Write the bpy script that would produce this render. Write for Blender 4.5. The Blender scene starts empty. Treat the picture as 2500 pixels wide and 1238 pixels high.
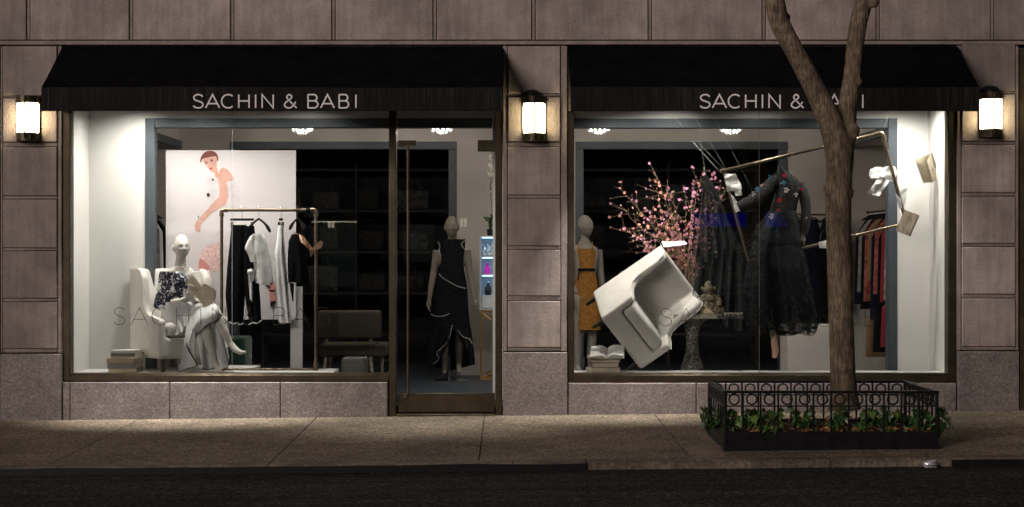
import bpy, bmesh, math, random
from math import sin, cos, pi, radians, sqrt
from mathutils import Vector, Matrix, noise

# ------------------------------------------------------------------ camera, sky, sun, exposure
sc = bpy.context.scene
COL = sc.collection
CAM_D, CAM_Z = 16.0, 1.6          # camera 16 m in front of the facade (facade plane is Y = 0), eye height 1.6 m
cam_data = bpy.data.cameras.new('camera')
cam_data.lens = 57.6; cam_data.sensor_width = 36.0
cam_data.shift_x = 0.006
cam_data.clip_end = 400.0
cam = bpy.data.objects.new('camera', cam_data)
cam.location = (0, -CAM_D, CAM_Z); cam.rotation_euler = (radians(90), 0, 0)
COL.objects.link(cam); sc.camera = cam

SUN_DIR = Vector((0.60, 0.76, -0.24)).normalized()      # the way the street light travels: from front left, down
world = bpy.data.worlds.new('World'); sc.world = world; world.use_nodes = True
wn = world.node_tree.nodes; wl = world.node_tree.links
sky = wn.new('ShaderNodeTexSky'); sky.sky_type = 'NISHITA'; sky.sun_disc = False
sky.sun_elevation = math.asin(-SUN_DIR.z)
sky.sun_rotation = math.atan2(-SUN_DIR.x, -SUN_DIR.y)
wn['Background'].inputs['Strength'].default_value = 0.0045
wl.new(sky.outputs['Color'], wn['Background'].inputs['Color'])

sun_data = bpy.data.lights.new('sun', 'SUN'); sun_data.energy = 2.1; sun_data.angle = radians(28)
sun_data.color = (1.0, 0.84, 0.76)
sun = bpy.data.objects.new('sun', sun_data)
sun.rotation_euler = SUN_DIR.to_track_quat('-Z', 'Y').to_euler(); sun.location = (-4, -8, 9)
COL.objects.link(sun)

sc.view_settings.view_transform = 'Standard'; sc.view_settings.look = 'None'
sc.view_settings.exposure = 0.0; sc.view_settings.gamma = 1.0; sc.view_settings.use_curve_mapping = False
sc.cycles.use_denoising = True
sc.cycles.max_bounces = 8; sc.cycles.diffuse_bounces = 4; sc.cycles.glossy_bounces = 4
sc.cycles.transparent_max_bounces = 24; sc.cycles.sample_clamp_indirect = 4.0
sc.cycles.caustics_reflective = False; sc.cycles.caustics_refractive = False

# ------------------------------------------------------------------ measuring: photograph pixel at a known depth -> metres
def P(px, py, Y):
    k = (CAM_D + Y) / 4000.0
    return Vector(((px - 1235.0) * k, Y, CAM_Z + (619.0 - py) * k))
def PX(px, Y=0.0): return (px - 1235.0) * (CAM_D + Y) / 4000.0
def PZ(py, Y=0.0): return CAM_Z + (619.0 - py) * (CAM_D + Y) / 4000.0
R = random.Random(11)

# ------------------------------------------------------------------ materials
def _mat(name):
    m = bpy.data.materials.new(name); m.use_nodes = True
    nt = m.node_tree; return m, nt, nt.nodes['Principled BSDF']
def _pos(nt, stretch=(1, 1, 1), space='world'):
    if space == 'world':
        g = nt.nodes.new('ShaderNodeNewGeometry'); out = g.outputs['Position']
    else:
        g = nt.nodes.new('ShaderNodeTexCoord'); out = g.outputs['Object']
    mp = nt.nodes.new('ShaderNodeMapping'); mp.inputs['Scale'].default_value = stretch
    nt.links.new(out, mp.inputs['Vector']); return mp.outputs['Vector']
def _noise(nt, scale, stretch=(1, 1, 1), detail=3, rough=.55, space='world'):
    t = nt.nodes.new('ShaderNodeTexNoise'); t.inputs['Scale'].default_value = scale
    t.inputs['Detail'].default_value = detail; t.inputs['Roughness'].default_value = rough
    nt.links.new(_pos(nt, stretch, space), t.inputs['Vector']); return t.outputs['Fac']
def _range(nt, sock, a, b, c, d):
    r = nt.nodes.new('ShaderNodeMapRange'); r.inputs[1].default_value = a; r.inputs[2].default_value = b
    r.inputs[3].default_value = c; r.inputs[4].default_value = d; nt.links.new(sock, r.inputs[0]); return r.outputs[0]
def _mul(nt, col, fac):
    mx = nt.nodes.new('ShaderNodeMix'); mx.data_type = 'RGBA'; mx.blend_type = 'MULTIPLY'; mx.inputs[0].default_value = 1
    nt.links.new(col, mx.inputs[6]); nt.links.new(fac, mx.inputs[7]); return mx.outputs[2]
def _mixc(nt, fac, a, b):
    mx = nt.nodes.new('ShaderNodeMix'); mx.data_type = 'RGBA'; nt.links.new(fac, mx.inputs[0])
    for s, i in ((a, 6), (b, 7)):
        if isinstance(s, tuple): mx.inputs[i].default_value = (*s, 1)
        else: nt.links.new(s, mx.inputs[i])
    return mx.outputs[2]
def MAT(name, col, rough=.6, metal=0., spec=.3, noises=(), vary=0., bumps=(), space='world', emit=None, sheen=0., specks=()):
    """noises: (scale, lo, hi, stretch); bumps: (scale, distance, stretch)"""
    m, nt, b = _mat(name)
    b.inputs['Roughness'].default_value = rough; b.inputs['Metallic'].default_value = metal
    b.inputs['Specular IOR Level'].default_value = spec; b.inputs['Base Color'].default_value = (*col, 1)
    if sheen: b.inputs['Sheen Weight'].default_value = sheen
    c = None
    if noises or vary or specks:
        rgb = nt.nodes.new('ShaderNodeRGB'); rgb.outputs[0].default_value = (*col, 1); c = rgb.outputs[0]
        for n in noises:
            st = n[3] if len(n) > 3 else (1, 1, 1)
            c = _mul(nt, c, _range(nt, _noise(nt, n[0], st, space=space), .32, .68, n[1], n[2]))
        for sk in specks:
            v = nt.nodes.new('ShaderNodeTexVoronoi'); v.inputs['Scale'].default_value = sk[0]; nt.links.new(_pos(nt, space=space), v.inputs['Vector'])
            sep = nt.nodes.new('ShaderNodeSeparateColor'); nt.links.new(v.outputs['Color'], sep.inputs[0])
            pw = nt.nodes.new('ShaderNodeMath'); pw.operation = 'POWER'; pw.inputs[1].default_value = sk[3] if len(sk) > 3 else 1.5; nt.links.new(sep.outputs[0], pw.inputs[0])
            c = _mul(nt, c, _range(nt, pw.outputs[0], 0, 1, sk[1], sk[2]))
        if vary:
            oi = nt.nodes.new('ShaderNodeObjectInfo')
            c = _mul(nt, c, _range(nt, oi.outputs['Random'], 0, 1, 1 - vary, 1 + vary))
        nt.links.new(c, b.inputs['Base Color'])
    if bumps:
        prev = None
        for bp in bumps:
            bn = nt.nodes.new('ShaderNodeBump'); bn.inputs['Distance'].default_value = bp[1]; bn.inputs['Strength'].default_value = 1
            nt.links.new(_noise(nt, bp[0], bp[2] if len(bp) > 2 else (1, 1, 1), space=space), bn.inputs['Height'])
            if prev: nt.links.new(prev, bn.inputs['Normal'])
            prev = bn.outputs['Normal']
        nt.links.new(prev, b.inputs['Normal'])
    if emit:
        b.inputs['Emission Color'].default_value = (*emit[0], 1); b.inputs['Emission Strength'].default_value = emit[1]
    return m
def GLASS(name, tint=(1, 1, 1), ior=1.5, dirt=0.0):
    m = bpy.data.materials.new(name); m.use_nodes = True; nt = m.node_tree; nt.nodes.clear()
    o = nt.nodes.new('ShaderNodeOutputMaterial'); t = nt.nodes.new('ShaderNodeBsdfTransparent'); t.inputs[0].default_value = (*tint, 1)
    g = nt.nodes.new('ShaderNodeBsdfGlossy'); g.inputs['Roughness'].default_value = 0.0
    f = nt.nodes.new('ShaderNodeFresnel'); f.inputs[0].default_value = ior
    mx = nt.nodes.new('ShaderNodeMixShader'); nt.links.new(f.outputs[0], mx.inputs[0])
    nt.links.new(t.outputs[0], mx.inputs[1]); nt.links.new(g.outputs[0], mx.inputs[2])
    nt.links.new(mx.outputs[0], o.inputs[0]); return m
def SHEER(name, col, scale, lo, hi, base_alpha=.35, rough=.8, fine=None):
    """cloth with holes: lace or tulle. Transparent where the pattern is open."""
    m = bpy.data.materials.new(name); m.use_nodes = True; nt = m.node_tree; b = nt.nodes['Principled BSDF']
    b.inputs['Base Color'].default_value = (*col, 1); b.inputs['Roughness'].default_value = rough; b.inputs['Specular IOR Level'].default_value = .2
    v = nt.nodes.new('ShaderNodeTexVoronoi'); v.feature = 'DISTANCE_TO_EDGE'; v.inputs['Scale'].default_value = scale
    nt.links.new(_pos(nt), v.inputs['Vector'])
    a = _range(nt, v.outputs['Distance'], 0.02, .09, 1, 0)
    n = _range(nt, _noise(nt, scale * .35, detail=4), lo, hi, 0, 1)
    mx = nt.nodes.new('ShaderNodeMath'); mx.operation = 'MAXIMUM'; nt.links.new(a, mx.inputs[0]); nt.links.new(n, mx.inputs[1])
    al = _range(nt, mx.outputs[0], 0, 1, base_alpha, 1)
    nt.links.new(al, b.inputs['Alpha']); return m

M = {}
M['stone'] = MAT('limestone', (.285, .245, .228), .85, noises=((.9, .70, 1.25), (5.5, .86, 1.12), (60, .86, 1.14), (3, .86, 1.08, (6, 1, .5)), (.35, .75, 1.2)), vary=.17, bumps=((90, .003), (14, .004)))
M['joint'] = MAT('joint_mortar', (.25, .213, .195), .9, noises=((3, .7, 1.15), (40, .85, 1.15)), bumps=((60, .004),))
M['deep'] = MAT('wall_core', (.06, .05, .045), .95, noises=((8, .7, 1.2),))
def granite():
    m = MAT('granite', (.175, .153, .146), .6, spec=.4, noises=((1.2, .75, 1.2), (7, .88, 1.1), (48, .82, 1.2), (120, .85, 1.15)), vary=.05, specks=((75, .82, 1.32), (150, .85, 1.25)), bumps=((80, .002),))
    return m
M['granite'] = granite()
M['bronze'] = MAT('bronze_frame', (.062, .049, .032), .45, metal=.75, spec=.5, noises=((6, .75, 1.2), (60, .9, 1.1)))
M['darkbronze'] = MAT('dark_bronze', (.075, .062, .038), .45, metal=.5, noises=((9, .7, 1.2),))
M['iron'] = MAT('black_painted_iron', (.006, .006, .007), .42, spec=.3, noises=((14, .6, 1.5),), bumps=((120, .001),))
M['glass'] = GLASS('window_glass', (.97, .985, .98))
M['vaseglass'] = GLASS('vase_glass', (.90, .95, .93), 1.7)
M['seal'] = MAT('silicone_seal', (.16, .165, .16), .4)
M['white'] = MAT('display_white_paint', (.84, .82, .79), .75, noises=((1.6, .95, 1.03),), bumps=((150, .0006),))
M['platform'] = MAT('platform_white', (.80, .79, .77), .45, noises=((5, .9, 1.03),))
M['trim'] = MAT('blue_grey_trim_paint', (.075, .088, .102), .5, noises=((2.5, .85, 1.12),))
M['innerwall'] = MAT('interior_beige_paint', (.50, .455, .42), .8, noises=((1.2, .9, 1.06),))
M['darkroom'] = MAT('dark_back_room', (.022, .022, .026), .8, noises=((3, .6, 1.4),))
M['shopfloor'] = MAT('dark_blue_floor', (.045, .055, .07), .35, noises=((4, .8, 1.2),))
M['ceiling'] = MAT('ceiling_paint', (.55, .53, .5), .85)
M['black'] = MAT('black_cloth', (.007, .007, .009), .85, spec=.06, noises=((20, .7, 1.3),), bumps=((70, .002),))
M['blackplastic'] = MAT('shadow_dome_black', (.012, .012, .013), .35)
M['whitecloth'] = MAT('white_cloth', (.86, .86, .86), .8, noises=((6, .95, 1.03),), bumps=((9, .008),))
M['creamcloth'] = MAT('cream_upholstery', (.80, .765, .715), .9, noises=((3, .9, 1.06), (220, .92, 1.06)), bumps=((6, .01), (260, .0008)), sheen=.2)
M['mannequin'] = MAT('mannequin_cream_gloss', (.80, .765, .70), .32, spec=.4)
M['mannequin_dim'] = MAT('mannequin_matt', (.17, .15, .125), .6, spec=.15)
M['pipe'] = MAT('brass_steel_pipe', (.25, .195, .135), .34, metal=.9, noises=((30, .7, 1.15),))
M['paper'] = MAT('paper_white', (.82, .81, .78), .8, bumps=((22, .006),))
M['pages'] = MAT('book_pages', (.76, .68, .54), .85, noises=((60, .75, 1.1, (1, 1, 6)),))
M['cream_cover'] = MAT('cream_cover', (.66, .585, .45), .7, noises=((14, .85, 1.08), (90, .85, 1.1)))
M['white_cover'] = MAT('white_cover', (.72, .70, .66), .6, noises=((10, .85, 1.05),))
M['grey_cover'] = MAT('grey_cover', (.22, .21, .19), .6, noises=((10, .7, 1.2),))
M['tan_cover'] = MAT('tan_cover', (.46, .36, .24), .65, noises=((12, .8, 1.1),))
M['wood'] = MAT('dark_wood', (.05, .035, .022), .5, noises=((8, .6, 1.3, (1, 1, .2)),))
M['palewood'] = MAT('pale_wood', (.40, .33, .25), .5, noises=((10, .8, 1.1, (1, 1, .2)),))
M['gold'] = MAT('rose_gold_satin', (.62, .40, .27), .28, metal=.55)
M['brassframe'] = MAT('brass_table_frame', (.38, .23, .09), .4, metal=.7)
M['ink'] = MAT('black_vinyl', (.008, .008, .009), .5)
M['letter'] = MAT('white_vinyl', (.74, .71, .72), .6)
M['wire'] = MAT('steel_wire', (.55, .55, .55), .35, metal=.6)
M['skirtpiping'] = MAT('black_piping', (.012, .012, .012), .7)
M['lace'] = SHEER('black_lace', (.009, .010, .012), 46, .42, .56, .42)
M['tulle'] = SHEER('black_tulle', (.028, .031, .033), 30, .45, .82, .42)
M['bodice'] = MAT('black_lace_bodice', (.0085, .0085, .0095), .7, spec=.25, noises=((50, .3, 2.2),), bumps=((60, .012),))

# ------------------------------------------------------------------ mesh building
class MB:
    def __init__(s): s.v = []; s.f = []
    def add(s, vs, fs, mat=None):
        n = len(s.v)
        s.v += [tuple(mat @ Vector(p)) if mat else tuple(p) for p in vs]; s.f += [tuple(i + n for i in f) for f in fs]; return s
    def box(s, x0, x1, y0, y1, z0, z1, mat=None):
        x0, x1 = min(x0, x1), max(x0, x1); y0, y1 = min(y0, y1), max(y0, y1); z0, z1 = min(z0, z1), max(z0, z1)
        v = [(x0, y0, z0), (x1, y0, z0), (x1, y1, z0), (x0, y1, z0), (x0, y0, z1), (x1, y0, z1), (x1, y1, z1), (x0, y1, z1)]
        return s.add(v, [(3, 2, 1, 0), (4, 5, 6, 7), (0, 1, 5, 4), (1, 2, 6, 5), (2, 3, 7, 6), (3, 0, 4, 7)], mat)
    def rbox(s, x0, x1, y0, y1, z0, z1, r=.02, seg=2, mat=None):
        bm = bmesh.new(); bmesh.ops.create_cube(bm, size=1)
        for v in bm.verts:
            v.co = Vector(((x0 + x1) / 2 + v.co.x * abs(x1 - x0), (y0 + y1) / 2 + v.co.y * abs(y1 - y0), (z0 + z1) / 2 + v.co.z * abs(z1 - z0)))
        bmesh.ops.bevel(bm, geom=bm.edges[:], offset=r, segments=seg, affect='EDGES', profile=.5)
        return s.frombm(bm, mat)
    def frombm(s, bm, mat=None):
        bm.verts.index_update()
        s.add([v.co.copy() for v in bm.verts], [[v.index for v in f.verts] for f in bm.faces], mat); bm.free(); return s
    def prism(s, poly, a0, a1, axis='x', r=0, seg=2, mat=None):
        """poly of 2-D points; axis x: (y,z), axis y: (x,z), axis z: (x,y)"""
        def p3(p, a):
            return {'x': (a, p[0], p[1]), 'y': (p[0], a, p[1]), 'z': (p[0], p[1], a)}[axis]
        bm = bmesh.new()
        A = [bm.verts.new(p3(p, a0)) for p in poly]; B = [bm.verts.new(p3(p, a1)) for p in poly]; n = len(poly)
        bm.faces.new(A); bm.faces.new(B[::-1])
        for i in range(n): bm.faces.new((A[i], B[i], B[(i + 1) % n], A[(i + 1) % n]))
        bmesh.ops.recalc_face_normals(bm, faces=bm.faces[:])
        if r:
            ed = [e for e in bm.edges if len({v in A for v in e.verts}) == 1 or e.calc_face_angle(0) > .6]
            bmesh.ops.bevel(bm, geom=ed, offset=r, segments=seg, affect='EDGES', profile=.5, clamp_overlap=True)
        return s.frombm(bm, mat)
    def loft(s, rows, closed=True, cap0=False, cap1=False, mat=None):
        n = len(rows[0]); vs = [p for r in rows for p in r]; fs = []
        for i in range(len(rows) - 1):
            for j in range(n if closed else n - 1):
                a, b = i * n + j, i * n + (j + 1) % n; fs.append((a, b, b + n, a + n))
        if cap0: fs.append(tuple(range(n))[::-1])
        if cap1: fs.append(tuple((len(rows) - 1) * n + j for j in range(n)))
        return s.add(vs, fs, mat)
    def tube(s, pts, rad, n=8, cap=True, flat=1.0, mat=None):
        pts = [Vector(p) for p in pts]
        if not hasattr(rad, '__len__'): rad = [rad] * len(pts)
        rows = []; up = None
        for i, p in enumerate(pts):
            d = (pts[min(i + 1, len(pts) - 1)] - pts[max(i - 1, 0)])
            if d.length < 1e-9: d = Vector((0, 0, 1))
            d.normalize()
            if up is None:
                up = Vector((0, 1, 0)) if abs(d.y) < .8 else Vector((1, 0, 0))
            a = up - d * up.dot(d)
            if a.length < 1e-4: a = d.orthogonal()
            a.normalize(); up = a; b = d.cross(a)
            rows.append([p + a * (rad[i] * flat * cos(2 * pi * j / n)) + b * (rad[i] * sin(2 * pi * j / n)) for j in range(n)])
        return s.loft(rows, True, cap, cap, mat)
    def lathe(s, prof, n=24, cap=True, c=(0, 0, 0), sx=1, sy=1, mat=None):
        rows = [[(c[0] + r * sx * cos(2 * pi * j / n), c[1] + r * sy * sin(2 * pi * j / n), c[2] + z) for j in range(n)] for r, z in prof]
        return s.loft(rows, True, cap, cap, mat)
    def ball(s, c, r, n=12, m=8, mat=None):
        if not hasattr(r, '__len__'): r = (r, r, r)
        rows = []
        for i in range(m + 1):
            t = -pi / 2 + pi * (i + .02) / (m + .04) if 0 < i < m else (-pi / 2 + .02 if i == 0 else pi / 2 - .02)
            rows.append([(c[0] + r[0] * cos(t) * cos(2 * pi * j / n), c[1] + r[1] * cos(t) * sin(2 * pi * j / n), c[2] + r[2] * sin(t)) for j in range(n)])
        return s.loft(rows, True, True, True, mat)
    def ribbon(s, pts, w, y, yb=None):
        """flat stroke in the XZ plane at depth y, mitred"""
        n = len(pts); L = []
        closed = (Vector(pts[0]) - Vector(pts[-1])).length < 1e-6
        for i in range(n):
            a = Vector(pts[i - 1]) if i else (Vector(pts[-2]) if closed else None)
            c = Vector(pts[i + 1]) if i < n - 1 else (Vector(pts[1]) if closed else None)
            p = Vector(pts[i])
            d0 = (p - a).normalized() if a is not None else None; d1 = (c - p).normalized() if c is not None else None
            d0 = d0 or d1; d1 = d1 or d0
            t = (d0 + d1); t = t.normalized() if t.length > 1e-6 else d0
            nn = Vector((-t.y, t.x)); k = min(1 / max(nn.dot(Vector((-d0.y, d0.x))), .35), 2.4)
            L.append((p + nn * w / 2 * k, p - nn * w / 2 * k))
        rows = [[(l.x, y, l.y), (r.x, y, r.y)] for l, r in L]
        return s.loft(rows, False)
    def mesh(s, name, smooth=None):
        me = bpy.data.meshes.new(name); me.from_pydata(s.v, [], s.f); me.update()
        if smooth is not None:
            me.polygons.foreach_set('use_smooth', [True] * len(me.polygons))
            if smooth < 3:
                try: me.set_sharp_from_angle(angle=smooth)
                except Exception: pass
        return me

def obj(name, mb, mat, parent=None, smooth=.7, kind=None):
    me = mb if isinstance(mb, bpy.types.Mesh) else mb.mesh(name, smooth)
    m = M[mat] if isinstance(mat, str) else mat
    if m and not me.materials: me.materials.append(m)
    o = bpy.data.objects.new(name, me); COL.objects.link(o)
    if parent: o.parent = parent
    if kind: o['kind'] = kind
    return o
def tag(o, label, cat, group=None):
    o['label'] = label; o['category'] = cat
    if group: o['group'] = group
    return o
def thing(name, label, cat, loc=(0, 0, 0), group=None, rotz=0., mat=None):
    o = bpy.data.objects.new(name, None); COL.objects.link(o); o.empty_display_size = .1
    if mat is not None: o.matrix_world = mat
    else: o.location = loc; o.rotation_euler = (0, 0, rotz)
    return tag(o, label, cat, group)
def struct(name, mb, mat, parent=None, smooth=.7):
    o = obj(name, mb, mat, parent, smooth)
    if not parent: o['kind'] = 'structure'
    return o
def solid(name, mb, mat, parent, voxel=.008, it=4, post=None):
    """weld overlapping closed shapes into one continuous skin"""
    me = mb.mesh(name); o = bpy.data.objects.new(name, me); COL.objects.link(o)
    r = o.modifiers.new('r', 'REMESH'); r.mode = 'VOXEL'; r.voxel_size = voxel; r.use_smooth_shade = True
    if it: s_ = o.modifiers.new('s', 'SMOOTH'); s_.factor = .5; s_.iterations = it
    dg = bpy.context.evaluated_depsgraph_get(); dg.update()
    m2 = bpy.data.meshes.new_from_object(o.evaluated_get(dg)); m2.name = name
    bpy.data.objects.remove(o); bpy.data.meshes.remove(me)
    if post: post(m2)
    m2.polygons.foreach_set('use_smooth', [True] * len(m2.polygons)); m2.materials.clear()
    return obj(name, m2, mat, parent)
def spline(pts, n=8, closed=False):
    pts = [Vector(p) for p in pts]; out = []; N = len(pts)
    rng = N if closed else N - 1
    for i in range(rng):
        g = (lambda q: pts[q % N]) if closed else (lambda q: pts[max(0, min(N - 1, q))])
        p0, p1, p2, p3 = g(i - 1), g(i), g(i + 1), g(i + 2)
        for j in range(n):
            t = j / n
            out.append(.5 * ((2 * p1) + (p2 - p0) * t + (2 * p0 - 5 * p1 + 4 * p2 - p3) * t * t + (3 * p1 - p0 - 3 * p2 + p3) * t ** 3))
    if not closed: out.append(pts[-1])
    return out
def lerp(a, b, t): return a + (b - a) * t
def interp(table, t):
    """table of (t, v...) rows"""
    if t <= table[0][0]: return table[0][1:]
    for a, b in zip(table, table[1:]):
        if t <= b[0]:
            u = (t - a[0]) / (b[0] - a[0]); return tuple(lerp(x, y, u) for x, y in zip(a[1:], b[1:]))
    return table[-1][1:]
# ------------------------------------------------------------------ ground: sidewalk slabs, kerb stones, road
def GZ(x, y): return 0.018 + .010 * x + .012 * y
M['concrete'] = MAT('sidewalk_concrete', (.185, .152, .115), .8, spec=.2, noises=((.55, .62, 1.25), (3.5, .82, 1.12), (38, .62, 1.42), (95, .6, 1.5)), specks=((62, .62, 1.7), (130, .65, 1.6)), vary=.04, bumps=((110, .003), (9, .006)))
def gum(m):
    nt = m.node_tree; b = nt.nodes['Principled BSDF']; src = b.inputs['Base Color'].links[0].from_socket
    v = nt.nodes.new('ShaderNodeTexVoronoi'); v.inputs['Scale'].default_value = 5.5; nt.links.new(_pos(nt, (1, 1, .05)), v.inputs['Vector'])
    sep = nt.nodes.new('ShaderNodeSeparateColor'); nt.links.new(v.outputs['Color'], sep.inputs[0])
    near = _range(nt, v.outputs['Distance'], .10, .14, 1, 0); pick = _range(nt, sep.outputs[0], .74, .75, 0, .62)
    mu = nt.nodes.new('ShaderNodeMath'); mu.operation = 'MULTIPLY'; nt.links.new(near, mu.inputs[0]); nt.links.new(pick, mu.inputs[1])
    nt.links.new(_mixc(nt, mu.outputs[0], src, (.045, .04, .035)), b.inputs['Base Color'])
gum(M['concrete'])
M['patch'] = MAT('sidewalk_patch', (.20, .15, .12), .7, noises=((3, .8, 1.2), (60, .8, 1.2)), bumps=((90, .003),))
M['kerbstone'] = MAT('kerb_granite', (.14, .115, .092), .7, noises=((2, .7, 1.25), (30, .7, 1.3), (9, .7, 1.2)), vary=.12, bumps=((24, .02), (90, .004)))
M['shadeface'] = MAT('kerb_shade_black', (.008, .008, .010), .5, metal=.3)  # near-black colour stands in for the shade on the kerb's road side
M['asphalt'] = MAT('asphalt', (.030, .029, .0265), .9, spec=.1, noises=((.8, .5, 1.5, (.18, 2.6, 1)), (3, .7, 1.3, (.12, 2, 1)), (34, .6, 1.4)), specks=((48, .45, 2.3, 2.5), (110, .5, 1.9)), bumps=((140, .006), (18, .004)))
def slope_prism(mb, x0, x1, y0, y1, t, dz=0, nx=1, ny=1, bump=0):
    rows = []
    for j in range(ny + 1):
        y = lerp(y0, y1, j / ny)
        rows.append([(lerp(x0, x1, i / nx), y, GZ(lerp(x0, x1, i / nx), y) + dz + (bump * noise.noise((lerp(x0, x1, i / nx) * 1.3, y * 1.3, 5)) if bump else 0)) for i in range(nx + 1)])
    mb.loft(rows, False)
    # sides
    c = [(x0, y0), (x1, y0), (x1, y1), (x0, y1)]
    v = [(x, y, GZ(x, y) + dz) for x, y in c] + [(x, y, GZ(x, y) + dz - t) for x, y in c]
    mb.add(v, [(0, 4, 5, 1), (1, 5, 6, 2), (2, 6, 7, 3), (3, 7, 4, 0)])
ground = struct('ground', MB().add([(-90, -60, -.42), (90, -60, -.42), (90, 30, -.42), (-90, 30, -.42)], [(0, 1, 2, 3)]), 'deep')
road_mb = MB(); slope_prism(road_mb, -70, 70, -35, -3.30, .05, dz=-.062, nx=60, ny=24, bump=.006)
road = struct('road', road_mb, 'asphalt')
sidewalk = struct('sidewalk', MB().add([(x, y, GZ(x, y) - .012) for x, y in ((-40, -3.2), (40, -3.2), (40, .9), (-40, .9))], [(0, 1, 2, 3)]), 'deep')
joints = [-14.9, -12, -10.3, -8.6, -6.95, -5.28, -3.575, -1.845, -.21, 1.45, 3.12, 4.86, 6.5, 8.2, 9.9, 12, 15]
PIT = (1.776, 3.486, -2.75, -1.70)     # the tree pit: x0, x1, y0, y1
for a, b in zip(joints, joints[1:]):
    mb = MB()
    if a < PIT[0] - .1 and b > PIT[0] or a < PIT[1] and b > PIT[1]:
        slope_prism(mb, a + .005, b - .005, PIT[3] + .002, .10, .07)
        if a < PIT[0]: slope_prism(mb, a + .005, PIT[0] + .02, -3.145, PIT[3] - .004, .07); slope_prism(mb, PIT[0] + .024, b - .005, -3.145, PIT[2] + .03, .07)
        else: slope_prism(mb, PIT[1] - .02, b - .005, -3.145, PIT[3] - .004, .07); slope_prism(mb, a + .005, PIT[1] - .024, -3.145, PIT[2] + .03, .07)
    else:
        slope_prism(mb, a + .005, b - .005, -3.145, .10, .07, nx=4, ny=6, bump=.003)
    obj('paving_slab', mb, 'concrete', sidewalk)
mb = MB(); slope_prism(mb, 1.47, 1.74, -3.1, -2.45, .01, dz=.004); obj('paving_patch', mb, 'patch', sidewalk)
kerb = struct('kerb', MB().add([(x, y, GZ(x, y) - .1) for x, y in ((-40, -3.3), (40, -3.3), (40, -3.1), (-40, -3.1))], [(0, 1, 2, 3)]), 'deep')
kx = -9.0
while kx < 9.0:
    L = R.choice([1.5, 1.9, 2.2, 1.75]); x1 = kx + L
    if kx < .62 < x1: x1 = .62
    if kx < 3.45 < x1: x1 = 3.45
    worn = .62 <= kx < 3.4
    n = 28; top = []; rows = []
    for i in range(n + 1):
        x = lerp(kx + .004, x1 - .004, i / n)
        e = noise.noise((x * 2.2, 3.3, 1)); e2 = noise.noise((x * 6, 7, 2))
        yf = -3.305 + (.030 * e + .02 * e2 if worn else .006 * e); zt = GZ(x, -3.2) + .002
        ch = (.030 + .022 * abs(e2) + .012 * e) if worn else .008
        rows.append([(x, -3.150, zt - .14), (x, -3.150, zt), (x, yf + ch * 1.6, zt - .002), (x, yf + ch * .5, zt - ch * .45), (x, yf, zt - ch * 1.2), (x, yf - (.02 * abs(e2) if worn else 0), zt - .14)])
    st = MB().loft(rows, False); st.add(rows[0], [(0, 1, 2, 3, 4, 5)]); st.add(rows[-1], [(5, 4, 3, 2, 1, 0)])
    obj('kerb_stone', st, 'kerbstone', kerb)
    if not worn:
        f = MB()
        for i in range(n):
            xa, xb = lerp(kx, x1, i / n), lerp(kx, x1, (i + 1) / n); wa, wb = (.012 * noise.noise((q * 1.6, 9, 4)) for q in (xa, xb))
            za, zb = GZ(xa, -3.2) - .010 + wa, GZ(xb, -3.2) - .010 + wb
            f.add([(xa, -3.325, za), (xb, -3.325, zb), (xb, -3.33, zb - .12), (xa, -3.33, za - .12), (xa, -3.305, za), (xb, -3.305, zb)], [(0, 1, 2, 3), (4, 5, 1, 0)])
        obj('kerb_shade_strip', f, 'shadeface', kerb)  # dark strip added where the kerb face only lies in shade
    kx = x1

# ------------------------------------------------------------------ stone facade
facade = thing('stone_facade', 'brown limestone block facade with granite base around the shop windows', 'building', (0, 0, 0))
def block_mesh(w, h, seed, dep=.05, c=.007):
    """a dressed block with softened arrises, origin at its back lower left corner, front towards -Y"""
    r = random.Random(seed); j = lambda: r.uniform(-.0015, .0015)
    v = [(0, 0, 0), (w, 0, 0), (w, 0, h), (0, 0, h)]
    v += [(0, -dep + c, 0), (w, -dep + c, 0), (w, -dep + c, h), (0, -dep + c, h)]
    v += [(c, -dep + j(), c), (w - c, -dep + j(), c), (w - c, -dep + j(), h - c), (c, -dep + j(), h - c)]
    f = [(8, 9, 10, 11)]
    for a in (0, 4):
        for i in range(4): f.append((a + i, a + (i + 1) % 4, a + 4 + (i + 1) % 4, a + 4 + i))
    return MB().add(v, f)
bseed = [0]
def block(parent, x0, x1, z0, z1, yb=.035, dep=.05, mat='stone', name='stone_block'):
    bseed[0] += 1
    o = obj(name, block_mesh(x1 - x0, z1 - z0, bseed[0], dep), mat, parent, smooth=.2); o.location = (x0, yb, z0); return o
def bar(parent, x0, x1, z0, z1, y0=-.004, y1=.05, mat='joint', name='joint_band', r=.006):
    return obj(name, MB().rbox(x0, x1, y0, y1, z0, z1, r, 1), mat, parent)
# solid core behind everything, with openings left for the windows and the door
WIN_L, WIN_R = (PX(152), PX(1227)), (PX(1386), PX(2335))
core = MB()
core.box(-14, WIN_L[0] - .005, .036, .42, -.3, 3.66); core.box(WIN_L[1] + .003, WIN_R[0] - .003, .036, .30, -.3, 3.66)
core.box(WIN_R[1] + .003, PX(2489), .036, .42, -.3, 3.66)
core.box(-14, 14, .040, .42, 3.66, 9); core.box(WIN_L[0] - .005, WIN_L[1] + .003, .042, .155, 3.125, 3.655); core.box(WIN_R[0] - .003, WIN_R[1] + .003, .042, .155, 3.125, 3.655)
core.box(WIN_L[0], PX(948), .06, .11, -.2, PZ(932)); core.box(WIN_R[0], WIN_R[1], .06, .11, -.2, PZ(933))
wall = obj('wall', core, 'deep', facade)
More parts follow.
